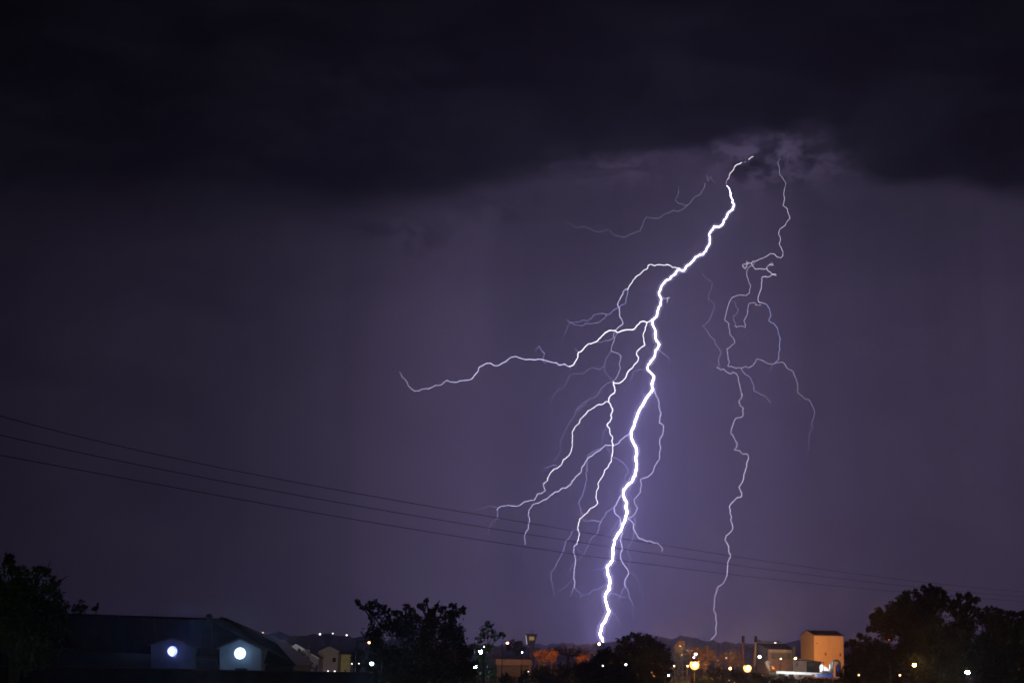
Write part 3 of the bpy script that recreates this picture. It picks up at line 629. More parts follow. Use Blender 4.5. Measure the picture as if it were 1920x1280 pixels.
# wall floodlights
def floodlight(u, v, D, blob, label, col, s_front, s_rim, out=.6):
    c = P(u, v, D - out); r = blob * .5 * px(D)
    t = thing('floodlight', P(u, v, D), label, 'floodlight', 'floodlights on the barn gables')
    mb = MB(); mb.tube([P(u, v, D) + Vector((0, 0, .25)), c + Vector((0, .4, .32)), c + Vector((0, .12, .12))], .035, 7); mb.build('bracket', M_BLACK, t, True)
    em1 = lens_mat('flood_lens_' + str(u), col, s_front); em2 = emis('flood_globe_' + str(u), col, s_rim, 'FRONT')
    MB().ball(c, r, 16, (1, .75, 1)).build('lamp_globe', em2, t, True)
    y = c.y - r * .76
    disc(Vector((c.x, y - .02, c.z)), r * .42, em1, t)
floodlight(323, 1220, DBN - 1.2, 18, 'blue white floodlight on the dimmer left gable of the barn', (.26, .32, 1.0), 3000, 2.6)
floodlight(450, 1224, DBN - 1.6, 21, 'brightest white floodlight on the paler right gable of the barn', (.40, .64, 1.0), 3600, 3.6)

# boundary wall before the barn
DW = 76.0
bw = thing('boundary_wall', (P(400, 1213, DW).x, DW, 4.0), 'low dark boundary wall running in front of the barn', 'wall')
tops = [(-40, 1249), (150, 1251), (330, 1255), (500, 1258.5), (700, 1262)]
mb = MB()
for (ua, va), (ub, vb) in zip(tops[:-1], tops[1:]):
    a = P(ua, va, DW); b = P(ub, vb, DW)
    mb.hexa([(a.x, DW, 3.6), (b.x, DW, 3.6), (b.x, DW + .25, 3.6), (a.x, DW + .25, 3.6)], [(a.x, DW, a.z), (b.x, DW, b.z), (b.x, DW + .25, b.z), (a.x, DW + .25, a.z)])
mb.build('wall', mat('block_wall', (.09, .08, .075), .9, .3, 1.5), bw)
mb = MB()
for (ua, va), (ub, vb) in zip(tops[:-1], tops[1:]):
    a = P(ua, va, DW); b = P(ub, vb, DW)
    mb.hexa([(a.x, DW - .04, a.z + .003), (b.x, DW - .04, b.z + .003), (b.x, DW + .29, b.z + .003), (a.x, DW + .29, a.z + .003)], [(a.x, DW - .04, a.z + .06), (b.x, DW - .04, b.z + .06), (b.x, DW + .29, b.z + .06), (a.x, DW + .29, a.z + .06)])
mb.build('coping', mat('coping_brick', (.16, .09, .075), .9, .3, 2), bw)

# ------------------------------------------------------------------ houses between the barn and the middle tree
h = thing('house', (P(556, 1213, 300).x, 300, 3), 'small house with a white edged gable, nearest the barn', 'house')
D = 300.0
gp = [P(541.5, 1215.5, D), P(555.5, 1207.5, D), P(572, 1217, D)]
wl = [P(557, 1233, D), P(571, 1234, D)]
mb = MB(); zb0 = 1.0
mb.hexa([Vector((gp[0].x + .9, D, zb0)), Vector((gp[2].x - .15, D, zb0)), Vector((gp[2].x - .15, D + 9, zb0)), Vector((gp[0].x + .9, D + 9, zb0))],
        [Vector((gp[0].x + .9, D, gp[0].z)), Vector((gp[2].x - .15, D, gp[2].z)), Vector((gp[2].x - .15, D + 9, gp[2].z)), Vector((gp[0].x + .9, D + 9, gp[0].z))]); mb.build('wall', M_WALLW, h)
mb = MB(); mb.hexa([gp[0] + Vector((.3, 0, 0.02)), gp[2] + Vector((-.1, 0, .02)), gp[1] + Vector((0, 0, -.1))], [gp[0] + Vector((.3, 9, 0.02)), gp[2] + Vector((-.1, 9, .02)), gp[1] + Vector((0, 9, -.1))]); mb.build('gable_wall', M_WALLW, h)
mb = MB()
for a, b in ((gp[0], gp[1]), (gp[1], gp[2])): mb.hexa([a + Vector((0, -.45, -.16)), b + Vector((0, -.45, -.16)), b + Vector((0, -.3, -.16)), a + Vector((0, -.3, -.16))], [a + Vector((0, -.45, .1)), b + Vector((0, -.45, .1)), b + Vector((0, -.3, .1)), a + Vector((0, -.3, .1))])
mb.build('bargeboard', M_WHITEP, h)
mb = MB()
for a, b in ((gp[0], gp[1]), (gp[1], gp[2])): mb.hexa([a + Vector((0, -.28, .02)), b + Vector((0, -.28, .02)), b + Vector((0, 9.3, .02)), a + Vector((0, 9.3, .02))], [a + Vector((0, -.28, .14)), b + Vector((0, -.28, .14)), b + Vector((0, 9.3, .14)), a + Vector((0, 9.3, .14))])
mb.build('roof', M_ROOFB, h)
on = P(566, 1229, D); MB().box(on + Vector((0, -.03, 0)), (.7, .08, .9)).build('window', M_GLASS, h)

h2 = thing('house', (P(590, 1213, 320).x, 320, 3), 'low house with one pale roof edge sloping down to the right', 'house')
D = 320.0; a, b, c = P(566, 1237, D), P(583, 1225, D), P(599, 1234, D)
mb = MB(); mb.hexa([Vector((a.x + .3, D, 1.)), Vector((c.x - .2, D, 1.)), Vector((c.x - .2, D + 8, 1.)), Vector((a.x + .3, D + 8, 1.))], [Vector((a.x + .3, D, c.z - .1)), Vector((c.x - .2, D, c.z - .1)), Vector((c.x - .2, D + 8, c.z - .1)), Vector((a.x + .3, D + 8, c.z - .1))])
mb.hexa([Vector((a.x + .3, D, c.z - .09)), Vector((c.x - .2, D, c.z - .09)), b + Vector((0, 0, -.15))], [Vector((a.x + .3, D + 8, c.z - .09)), Vector((c.x - .2, D + 8, c.z - .09)), b + Vector((0, 8, -.15))]); mb.build('wall', M_WALLG, h2)
mb = MB()
for p, q in ((a, b), (b, c)): mb.hexa([p + Vector((0, -.3, 0)), q + Vector((0, -.3, 0)), q + Vector((0, 8.2, 0)), p + Vector((0, 8.2, 0))], [p + Vector((0, -.3, .12)), q + Vector((0, -.3, .12)), q + Vector((0, 8.2, .12)), p + Vector((0, 8.2, .12))])
mb.build('roof', M_ROOFB, h2)
mb = MB(); mb.hexa([b + Vector((0, -.42, -.15)), c + Vector((0, -.42, -.15)), c + Vector((0, -.31, -.15)), b + Vector((0, -.31, -.15))], [b + Vector((0, -.42, .13)), c + Vector((0, -.42, .13)), c + Vector((0, -.31, .13)), b + Vector((0, -.31, .13))]); mb.build('bargeboard', M_WHITEP, h2)

fp = thing('flagpole', (P(579, 1213, 315).x, 315, 3), 'thin pale mast standing between two small houses', 'mast')
MB().tube([P(579, 1236, 315), P(579, 1209, 315)], [.09, .04], 7).build('pole', M_WHITEP, fp, True)
MB().ball(P(579, 1221, 315), .22, 10).build('glow_ball', LM['dimwhite'], fp, True)  # small ball partway up the mast, given its own glow

h3 = thing('house', (P(612, 1213, 340).x, 340, 3), 'house with a broad pale gable wall and brown roof, left of the yellow wall', 'house')
B3 = gabled(638, 338, 597, 340, 652, 352, 1221, 1.15, h3, M_WALLW, M_ROOFB, .2)
on_wall(B3, 1.0, B3['ze'] - 2.2, .8, .9, .1, 'window', M_GLASS, h3, 'left')
h4 = thing('house', (P(648, 1213, 300).x, 300, 3), 'small yellow walled outbuilding beside the middle tree', 'outbuilding')
B4 = gabled(640, 300, 634, 308, 658, 302, 1226.5, .35, h4, M_WALLY, M_ROOFB, .15)

# ------------------------------------------------------------------ left and middle trees
tree(30, 62, [(14, 1046, 12), (20, 1065, 20), (36, 1084, 24), (70, 1074, 16), (87, 1072, 12), (96, 1098, 20), (60, 1108, 36), (20, 1110, 36), (108, 1120, 16), (118, 1138, 14), (85, 1150, 42), (25, 1160, 48), (-30, 1110, 50), (-40, 1180, 60), (60, 1200, 55), (108, 1175, 28)],
     .085, 'tall dark windblown tree at the left edge', .26, dens=.46, twigs=[[(20, 1080), (14, 1050), (12, 1030)], [(70, 1090), (88, 1068), (95, 1050)], [(95, 1110), (118, 1085), (128, 1078)]])
tree(150, 140, [(150, 1134, 12), (160, 1138, 8), (140, 1139, 9), (150, 1152, 18)], .10, 'small sparse tree showing above the barn ridge beside the bird', .12, dens=.3)
tree(790, 82, [(671, 1129, 6), (681, 1139, 7), (694, 1136, 9), (704, 1133, 12), (716, 1141, 13), (729, 1149, 9), (738, 1150, 6), (702, 1154, 13), (760, 1137, 9), (772, 1144, 8), (789, 1137, 9), (799, 1126, 5), (803, 1158, 16), (819, 1135, 5), (829, 1143, 11), (854, 1150, 17), (867, 1142, 8), (842, 1162, 18), (780, 1158, 9), (748, 1168, 11), (716, 1178, 17), (760, 1192, 22), (800, 1188, 22), (850, 1192, 26), (705, 1206, 24), (735, 1240, 40), (800, 1228, 45), (858, 1230, 33), (750, 1275, 50), (830, 1272, 48), (700, 1258, 26), (880, 1262, 26), (735, 1172, 24), (772, 1176, 25), (812, 1178, 26), (846, 1182, 24), (700, 1184, 20), (760, 1160, 14), (850, 1135, 8), (748, 1150, 10), (812, 1148, 12)],
     .10, 'broad ragged dark tree left of centre, branches blown out to the left', .42, dens=.55, twigs=[[(705, 1150), (680, 1136), (664, 1124)], [(795, 1150), (800, 1128), (803, 1119)], [(815, 1150), (821, 1130), (825, 1124)]])
tree(905, 96, [(917, 1170, 9), (911, 1184, 13), (928, 1190, 12), (941, 1190, 8), (901, 1197, 10), (892, 1215, 12), (915, 1214, 13), (905, 1238, 16), (890, 1262, 20), (920, 1262, 16)],
     .095, 'small tree with cold white lamps glowing through its leaves', .18, m=M_LEAF2, dens=.42)
tree(966, 380, [(962, 1204, 8), (973, 1207, 9), (955, 1214, 9), (980, 1213, 8), (968, 1218, 12)], .30, 'far dark tree left of the control tower', .25, dens=.8)
tree(1200, 150, [(1186, 1189, 7), (1179, 1194, 6), (1198, 1193, 9), (1212, 1194, 9), (1169, 1197, 6), (1224, 1203, 15), (1200, 1212, 24), (1172, 1216, 20), (1240, 1222, 19), (1247, 1248, 19), (1210, 1243, 38), (1164, 1243, 33), (1140, 1228, 18), (1126, 1244, 20), (1100, 1262, 24), (1220, 1275, 40), (1150, 1278, 42)],
     .15, 'round dense dark tree covering the foot of the brilliant bolt', .4, dens=1.0)
tree(1045, 170, [(1020, 1266, 26), (1055, 1265, 26), (985, 1270, 16), (1080, 1272, 22), (1040, 1276, 28), (955, 1276, 18)], .17, 'low dark spreading tree in front of the orange lit bushes', .22, dens=.9, fork=.3)

# bare thorn tree with twigs
t = thing('thorn_tree', (P(1065, 1213, 260).x, 260, G(P(1065, 1213, 260).x, 260)), 'bare twiggy thorn tree standing above the orange lit bushes', 'tree')
base = Vector(t.location); mb = MB(); mb.tube([base - Vector((0, 0, .2)), P(1065, 1240, 260), P(1066, 1228, 260)], [.3, .24, .18], 8); mb.build('trunk', M_BARK, t, True)
mb = MB(); rr = random.Random(5)
for i in range(46):
    u0 = rr.uniform(1028, 1108); v1 = 1203 + abs(u0 - 1052) * .17 + rr.uniform(0, 11); 
    a = P(1066, 1229, 260); b = P(u0, v1, 260 + rr.uniform(-3, 3)); mid = a.lerp(b, .55) + Vector((0, 0, -.35 + rr.uniform(-.2, .2)))
    mb.tube([a, mid, b], [.07, .045, .018], 4)
    for j in range(4):
        c = mid.lerp(b, rr.uniform(.2, 1)); d = c + Vector((rr.uniform(-.8, .8), rr.uniform(-.4, .4), rr.uniform(-.1, .6))); mb.tube([c, d], [.03, .012], 3)
mb.build('branches', M_BARK, t, True)

# bushes lit by the orange lamp
def bush(u, D, cl, leaf, label, m=M_LEAF2, dens=.7, group=None):
    x = P(u, 1213, D).x; t = thing('bush', (x, D, G(x, D)), label, 'bush', group)
    for a, b, c in cl:
        p = P(a, b, D); MB().tube([Vector((p.x, D, G(p.x, D) - .1)), p], [.08, .03], 5).build('stem', M_BARK, t)
    leaves('foliage', cl, D, leaf, m, t, dens, .9)
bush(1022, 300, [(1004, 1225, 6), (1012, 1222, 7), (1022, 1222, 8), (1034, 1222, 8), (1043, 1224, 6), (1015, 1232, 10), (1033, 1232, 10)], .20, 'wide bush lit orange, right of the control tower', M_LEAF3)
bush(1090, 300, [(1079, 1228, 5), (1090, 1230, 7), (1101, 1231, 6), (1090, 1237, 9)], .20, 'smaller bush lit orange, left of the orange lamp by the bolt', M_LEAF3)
bush(1078, 230, [(1066, 1244, 5), (1078, 1245, 6), (1092, 1245, 5), (1104, 1246, 5), (1085, 1250, 8)], .16, 'low dim green bush under the orange lit bushes')
bush(585, 250, [(560, 1252, 6), (570, 1250, 7), (582, 1249, 6), (592, 1251, 6), (575, 1258, 8), (563, 1260, 7)], .15, 'pale sparse bushes below the small gabled houses', M_LEAF2, .4)
tree(567, 240, [(565, 1222, 6), (570, 1228, 7), (575, 1236, 7), (561, 1218, 4)], .14, 'thin dark tree in front of the white edged gable', .12, dens=.5)
tree(672, 220, [(668, 1222, 10), (678, 1228, 12), (664, 1234, 11), (676, 1242, 14)], .16, 'dark tree beside the yellow outbuilding', .16, dens=.7)

# ------------------------------------------------------------------ control tower
D = 560.0
ct = thing('control_tower', (P(996, 1213, D).x, D, 2.5), 'slender tower with flared head and lit window, above the bushes', 'tower')
c = P(996, 1208, D); top = P(997, 1189, D); kk = px(D)
mb = MB(); b4 = lambda z, w: [Vector((c.x - w, D - w, z)), Vector((c.x + w, D - w, z)), Vector((c.x + w, D + w, z)), Vector((c.x - w, D + w, z))]
mb.hexa(b4(1.0, .62), b4(c.z - .3, .52)); mb.build('shaft', mat('tower_concrete', (.38, .33, .27), .85, .15, .8), ct)
mb = MB(); mb.hexa(b4(c.z - .3, 1.15), b4(top.z - .05, 2.0)); mb.build('cab', mat('tower_cab', (.30, .26, .21), .8, .15, .6), ct)
mb = MB(); mb.hexa(b4(top.z - .05, 2.15), b4(top.z + .16, 2.15)); mb.build('roof', M_ROOFB, ct)
MB().box((c.x + .1, D - 1.95, (c.z + top.z) / 2 + .45), (1.75, .5, 1.25)).build('window', emis('cab_window', (1, .72, .32), .20, 'NONE'), ct)
MB().tube([Vector((c.x - 1.55, D - 1.62, c.z + .1)), Vector((c.x - 2.02, D - 2.05, top.z - .3))], .11, 5).build('strip_light', emis('strip_light', (1, .95, .9), .55, 'NONE'), ct)
for dx, hgt in ((-.5, 1.7), (.1, 2.2), (.6, 1.4)): MB().tube([Vector((c.x + dx, D, top.z + .1)), Vector((c.x + dx, D, top.z + .1 + hgt))], [.07, .03], 5).build('antenna', M_METAL, ct)
MB().box((c.x + .1, D, top.z + 1.2), (1.3, .08, .08)).build('antenna', M_METAL, ct)

# low wide building under the tower
lb = thing('low_building', (P(968, 1213, 330).x, 330, 3), 'low flat roofed building with a dim pink wall band, below the control tower', 'building')
B5 = gabled(930, 330, 926, 338, 996, 330, 1235, .3, lb, M_WALLP, M_ROOFB, .3)
mb = MB(); a, b = P(934, 1248, 318), P(992, 1249, 318)
mb.hexa([Vector((a.x, 318, 2)), Vector((b.x, 318, 2)), Vector((b.x, 324, 2)), Vector((a.x, 324, 2))], [a, b, b + Vector((0, 6, 0)), a + Vector((0, 6, 0))]); mb.build('porch_roof', M_ROOFD, lb)
gate = thing('fence', (P(977, 1213, 200).x, 200, 2), 'dark post and rail fence before the low pink building', 'fence')
MB().tube([P(977.5, 1290, 200), P(977.5, 1245, 200)], .09, 6).build('post', M_BLACK, gate)
MB().tube([P(930, 1290, 200), P(930, 1246, 200)], .07, 6).build('post', M_BLACK, gate)
MB().tube([P(925, 1246, 200), P(992, 1247.5, 200)], .035, 6).build('rail', M_BLACK, gate)
MB().tube([P(925, 1268, 200), P(992, 1269.5, 200)], .035, 6).build('rail', M_BLACK, gate)

# ------------------------------------------------------------------ conveyor tower
D = 330.0; kk = px(D)
cv = thing('conveyor_tower', (P(1277, 1213, D).x, D, 2), 'blue grey steel conveyor tower with lit top box, right of the round tree', 'industrial tower')
def bx(u0, v0, u1, v1, D, dep): 
    a = P(u0, v1, D); b = P(u1, v0, D); return [Vector((a.x, D, a.z)), Vector((b.x, D, a.z)), Vector((b.x, D + dep, a.z)), Vector((a.x, D + dep, a.z))], [Vector((a.x, D, b.z)), Vector((b.x, D, b.z)), Vector((b.x, D + dep, b.z)), Vector((a.x, D + dep, b.z))]
def pbox(u0, v0, u1, v1, D, dep, name, m, t): mb = MB(); mb.hexa(*bx(u0, v0, u1, v1, D, dep)); return mb.build(name, m, t)
pbox(1273, 1200.5, 1284, 1209, D, 2, 'cabin', M_WALLP, cv)
for uu in (1275.6, 1278.6, 1281.6): pbox(uu, 1201.5, uu + .5, 1208.4, D - .06, .06, 'mullion', M_BLACK, cv)
mb = MB(); a, b = P(1263, 1216, D - .5), P(1274, 1203, D - .5)
mb.hexa([a, a + Vector((0, 1.6, 0)), b + Vector((0, 1.6, 0)), b], [p + Vector((.1, 0, .38)) for p in (a, a + Vector((0, 1.6, 0)), b + Vector((0, 1.6, 0)), b)]); mb.build('chute', mat('chute_steel', (.35, .30, .27), .5, .2, 2, .3), cv)
pbox(1267, 1211, 1281, 1222, D, 2.6, 'hopper', M_STEELB, cv)
mb = MB()
for uu in (1265.5, 1272, 1280, 1288): mb.tube([P(uu, 1290, D + .3), P(uu, 1212 if uu < 1285 else 1224, D + .3)], .14, 5)
for v0 in (1222, 1234, 1246, 1258, 1270):
    mb.tube([P(1265.5, v0, D + .3), P(1288, v0 + (3 if v0 < 1230 else 0), D + .3)], .09, 4)
    mb.tube([P(1265.5, v0, D + .3), P(1280, v0 + 12, D + .3)], .07, 4); mb.tube([P(1280, v0, D + .3), P(1265.5, v0 + 12, D + .3)], .07, 4)
mb.build('frame', M_STEELB, cv)
mb = MB(); a, b = P(1278, 1212, D + .8), P(1295, 1228, D + .8); mb.hexa([a, a + Vector((0, 1.4, 0)), b + Vector((0, 1.4, 0)), b], [p + Vector((0, 0, .5)) for p in (a, a + Vector((0, 1.4, 0)), b + Vector((0, 1.4, 0)), b)]); mb.build('conveyor', M_STEELB, cv)

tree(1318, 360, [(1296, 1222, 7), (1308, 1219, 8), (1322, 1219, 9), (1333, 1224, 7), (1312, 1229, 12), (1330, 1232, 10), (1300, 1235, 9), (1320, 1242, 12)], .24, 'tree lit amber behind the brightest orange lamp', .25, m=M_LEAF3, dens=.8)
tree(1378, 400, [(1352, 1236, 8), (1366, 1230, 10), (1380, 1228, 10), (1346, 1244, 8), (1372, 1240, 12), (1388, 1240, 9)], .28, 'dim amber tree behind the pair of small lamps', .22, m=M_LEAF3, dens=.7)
tree(1350, 230, [(1330, 1266, 13), (1352, 1264, 14), (1372, 1264, 14), (1392, 1268, 14), (1345, 1278, 18), (1385, 1282, 18), (1418, 1272, 14), (1310, 1282, 14), (1440, 1280, 16)], .18, 'dark shrubby tree below the pair of small lamps', .2, dens=.9, fork=.3)

# chimneys
for u0, label, top_u, m0 in ((1393, 'brown chimney stack with black cap, left of the pair', 1393.5, mat('stack_brown', (.22, .16, .11), .8, .2, 1)), (1414.5, 'pale steel chimney stack with black cap, right of the pair', 1417.5, mat('stack_pale', (.5, .5, .5), .5, .15, 1, .2))):
    D = 470.0; t = thing('chimney', (P(u0, 1213, D).x, D, 2.5), label, 'chimney', 'chimney stacks beside the grey shed')
    r0 = .36
    MB().tube([P(u0, 1248, D), P(u0 + (top_u - u0) * .8, 1203, D)], [r0, r0 * .85], 12).build('stack', m0, t, True)
    MB().tube([P(u0 + (top_u - u0) * .8, 1203, D), P(top_u, 1191.5, D)], [r0 * 1.25, r0 * 1.2], 12).build('cap', M_BLACK, t, True)

# big shed
sh = thing('shed', (P(1450, 1213, 500).x, 500, 2.5), 'wide brown roofed shed with a pale front, left of the tall orange building', 'shed')
B = gabled(1440, 500, 1409, 520, 1486, 502, 1216, 1.7, sh, M_WALLP, M_ROOFB, .3)
L = (B['r'] - B['f']).length
on_wall(B, .25, B['ze'] - .95, L - .6, .75, .25, 'fascia', M_WALLW, sh, 'front', .25)
on_wall(B, L * .12, B['ze'] - 3.1, L * .8, 1.9, .08, 'glazing', M_GREENG, sh, 'front', .08)
for i in range(5): on_wall(B, L * (.12 + .2 * i), B['ze'] - 3.1, .09, 1.9, .06, 'mullion', M_WALLP, sh, 'front', .13)
on_wall(B, L - .1, B['ze'] - 3.2, .85, 4.1, .8, 'parapet', M_WALLP, sh, 'front', .4)
on_wall(B, 1.0, B['ze'] - 2.3, 1.1, 1.3, .08, 'door', M_DOOR, sh, 'left', .05)
mb = MB(); mb.tube([B['rl'] + Vector((-.3, 0, .18)), B['rr'] + Vector((.3, 0, .18))], .14, 6); mb.build('ridge_cap', M_WALLW, sh)

# tall orange lit building
sl = thing('warehouse', (P(1540, 1213, 450).x, 450, 2.5), 'tall plain block shaped warehouse lit orange, left of the right hand trees', 'warehouse')
B = gabled(1526, 450, 1501, 462, 1581, 453, 1190, 1.35, sl, M_SILO, M_ROOFB, .12)
L = (B['r'] - B['f']).length; zf = lambda v, u=1550: P(u, v, 450).z
for su, v0, v1, w in ((.07, 1206.5, 1204.8, .5), (.36, 1228, 1222.5, .55), (.86, 1229, 1223.5, .5), (.95, 1210, 1208.5, .3)):
    on_wall(B, L * su, zf(v0), w, zf(v1) - zf(v0), .06, 'vent', M_DOOR, sl, 'front', .05)
on_wall(B, L * .5, B['zb'] + .3, .05, B['ze'] - B['zb'] - .5, .04, 'joint', mat('joint_brown', (.36, .27, .18), .7), sl, 'front', .03)
on_wall(B, -.02, B['zb'] + .3, .14, B['ze'] - B['zb'] - .4, .10, 'corner_trim', M_SILO, sl, 'front', .06)
for s_ in (.12, .36):
    p = B['rl'].lerp(B['rr'], s_) + Vector((0, -.5, .12)); MB().box(p, (.95, .6, .32)).build('roof_vent', M_WALLP, sl)
mb = MB(); mb.tube([B['f'] + Vector((0, -.14, B['ze'] - .05)), B['r'] + Vector((0, -.14, B['ze'] - .05))], .09, 6); mb.build('gutter', M_METAL, sl)
SILO = B

# yard buildings in front of it
pk = thing('kiosk', (P(1500, 1213, 410).x, 410, 2), 'small pinkish cube kiosk behind the white barrier', 'kiosk')
Bk = gabled(1488, 410, 1487, 415, 1512, 410, 1238, .12, pk, M_WALLP, M_ROOFD, .1)
on_wall(Bk, .6, Bk['ze'] - 1.3, .55, .9, .05, 'sign_panel', mat('faded_green', (.12, .2, .13), .6, .3, 3), pk, 'front', .04)
ds = thing('shed', (P(1528, 1213, 420).x, 420, 2), 'dark low shed between kiosk and floodlit white wall', 'shed')
pbox(1513, 1239, 1540, 1262, 415, 5, 'wall', mat('dark_tin', (.07, .065, .06), .7, .3, 1.5, kind='sheet'), ds)
mb = MB(); a, b = P(1511, 1236, 414), P(1542, 1241.5, 414); q = [a, b, b + Vector((0, 7, .1)), a + Vector((0, 7, .1))]; mb.hexa(q, [p + Vector((0, 0, .14)) for p in q]); mb.build('roof', M_ROOFD, ds)
for uu, w in ((1517, 1.2), (1521.5, 1.6), (1526, 1.0)): pbox(uu, 1242, uu + w, 1247, 414.92, .06, 'window', M_WALLG, ds)

# white barrier panels
for i, (u0, u1) in enumerate(((1456, 1475.2), (1476, 1491.4), (1492.2, 1511), (1511.8, 1521.2), (1522, 1541))):
    t = thing('barrier_panel', (P(u0, 1213, 380).x, 380, 2), ['longest white barrier panel, leftmost, beside the rubble heap', 'second white barrier panel from the left', 'white barrier panel in front of the kiosk', 'shortest white barrier panel of the row', 'white barrier panel above the blue container'][i], 'barrier', 'white barrier panels in the yard')
    va = 1257.0 + (u0 - 1456) * .045; vb = 1257.0 + (u1 - 1456) * .045
    a0, a1 = P(u0, va, 380), P(u1, vb, 380); b0, b1_ = P(u0, va + 4.6, 380), P(u1, vb + 4.6, 380)
    MB().hexa([b0, b1_, b1_ + Vector((0, .3, 0)), b0 + Vector((0, .3, 0))], [a0, a1, a1 + Vector((0, .3, 0)), a0 + Vector((0, .3, 0))]).build('panel', M_WHITEP, t)
    for uu in (u0 + 1.5, u1 - 1.5): MB().hexa(*bx(uu - .5, va + 4.8, uu + .5, va + 9, 380.05, .2)).build('foot', M_METAL, t)

# leaning grey silo boot and orange digger arm beside the barrier
dg = thing('digger', (P(1446, 1213, 385).x, 385, 2), 'grey and orange digger with raised arm, left of the white barrier', 'digger')
mb = MB(); mb.tube([P(1436, 1239, 385), P(1439, 1246, 385), P(1443.5, 1257, 385)], [.42, .48, .34], 8); mb.build('arm', mat('digger_grey', (.36, .36, .35), .5, .2, 3), dg)
mb = MB(); mb.tube([P(1438, 1237.5, 385), P(1442, 1243, 385), P(1446, 1240.5, 385)], [.22, .2, .07], 6); mb.build('bucket', mat('digger_grey', (.36, .36, .35)), dg)
pbox(1446, 1248, 1452.5, 1254, 384.6, 1.4, 'cab', mat('digger_orange', (.62, .22, .05), .5, .15, 2), dg)
mb = MB(); mb.tube([P(1447, 1252, 384.4), P(1455, 1256, 384.4)], [.28, .25], 6); mb.build('bonnet', mat('digger_orange', (.62, .22, .05)), dg)
pbox(1442, 1256.5, 1455, 1263, 384.8, 1.8, 'track', mat('digger_tracks', (.10, .12, .14), .7, .2, 3), dg)

# floodlit white wall, post, blue tank and blue container
fw = thing('white_wall', (P(1546, 1213, 395).x, 395, 2), 'brilliantly lit white wall with sloping top, beside the blue tank', 'wall')
mb = MB(); q = [(1537.5, 1259), (1537, 1249), (1539.5, 1244.5), (1549, 1250), (1555, 1254.5), (1555, 1260)]
mb.hexa([P(u, v, 395) for u, v in q], [P(u, v, 395) + Vector((0, .4, 0)) for u, v in q]); mb.build('wall', M_WHITEP, fw)
wt = thing('white_column', (P(1557.3, 1213, 390).x, 390, 2), 'white round topped column left of the blue tank', 'column')
MB().tube([P(1557.3, 1266, 390), P(1557.3, 1243.5, 390), P(1557.3, 1241.8, 390)], [.28, .28, .12], 12).build('shaft', M_WHITEP, wt, True)
bt = thing('blue_tank', (P(1571.5, 1213, 388).x, 388, 2), 'dark blue upright tank under an arched pipe', 'tank')
MB().tube([P(1571.5, 1268, 388), P(1571.5, 1249, 388), P(1571.5, 1246.5, 388), P(1571.5, 1244.5, 388)], [.68, .66, .42, .2], 14).build('shell', M_BLUE, bt, True)
MB().tube([P(1571.5, 1245, 388), P(1571.5, 1242.6, 388)], [.3, .3], 10).build('valve', M_METAL, bt, True)
ap = thing('arched_pipe', (P(1568, 1213, 392).x, 392, 2), 'dark arched pipe bending over beside the white column', 'pipe')
MB().tube([P(1560.5 + 0, 1262, 392), P(1560.5, 1243, 392), P(1562.5, 1239, 392), P(1567, 1237.5, 392), P(1572, 1238.5, 392), P(1574.5, 1242, 392), P(1575, 1262, 392)], .3, 8).build('pipe', mat('pipe_dark', (.06, .09, .10), .5, .2, 3), ap, True)
bc = thing('blue_container', (P(1546, 1213, 370).x, 370, 2), 'long low bright blue container in the yard, with a pale end', 'container')
pbox(1532.5, 1262.8, 1563, 1268.4, 370, 2.4, 'body', M_BLUE, bc)
pbox(1527.2, 1262.8, 1532.3, 1268.4, 369.95, 2.4, 'end_panel', mat('pale_blue', (.35, .45, .70), .5, .1, 2), bc)
rb = thing('rubble_heap', (P(1548, 1213, 378).x, 378, 2), 'small dark rubble heap behind the blue container', 'rubble heap')
mb = MB(); rr = random.Random(3)
for i in range(40): mb.box(P(rr.uniform(1542, 1554), rr.uniform(1257.5, 1263), 378 + rr.uniform(-.6, .6)), (rr.uniform(.15, .5), rr.uniform(.15, .5), rr.uniform(.1, .35)), rr.uniform(0, 3))
mb.build('heap', mat('rubble', (.08, .08, .075), .9, .3, 3), rb)
kl = thing('kerb_strip', (P(1322, 1213, 280).x, 280, 1), 'short pale kerb seen under the brightest orange lamp', 'kerb')
mb = MB(); a, b, c = P(1311, 1272, 280), P(1317, 1276, 280), P(1324, 1281, 280); 
mb.tube([a, b, c], .16, 5); mb.build('kerb', M_WALLG, kl)

# ------------------------------------------------------------------ right hand trees
tree(1760, 112, [(1745, 1101, 9), (1733, 1104, 9), (1720, 1114, 11), (1755, 1110, 13), (1770, 1113, 9), (1699, 1116, 12), (1688, 1124, 11), (1705, 1135, 22), (1740, 1130, 28), (1775, 1130, 18), (1800, 1117, 9), (1816, 1116, 10), (1828, 1125, 10), (1795, 1130, 12), (1815, 1140, 16), (1832, 1142, 9), (1672, 1140, 12), (1668, 1155, 14), (1645, 1146, 9), (1636, 1156, 9), (1640, 1172, 14), (1630, 1180, 8), (1690, 1160, 30), (1740, 1165, 34), (1665, 1185, 18), (1705, 1200, 30), (1760, 1205, 40), (1800, 1195, 30), (1720, 1240, 40), (1780, 1255, 45), (1806, 1166, 26), (1785, 1145, 14), (1655, 1166, 20), (1650, 1150, 14), (1830, 1150, 12), (1680, 1138, 16)],
     .115, 'largest dark spreading tree at the right, with the tallest crown', .55, dens=1.1)
tree(1870, 118, [(1838, 1150, 10), (1850, 1142, 9), (1862, 1141, 8), (1872, 1150, 13), (1890, 1150, 11), (1904, 1150, 8), (1918, 1150, 9), (1930, 1156, 16), (1850, 1165, 20), (1885, 1175, 26), (1920, 1180, 26), (1860, 1205, 34), (1910, 1220, 40), (1840, 1240, 32), (1880, 1265, 45), (1950, 1200, 50), (1950, 1270, 50)],
     .12, 'dense dark tree in the bottom right corner', .5, dens=.9)
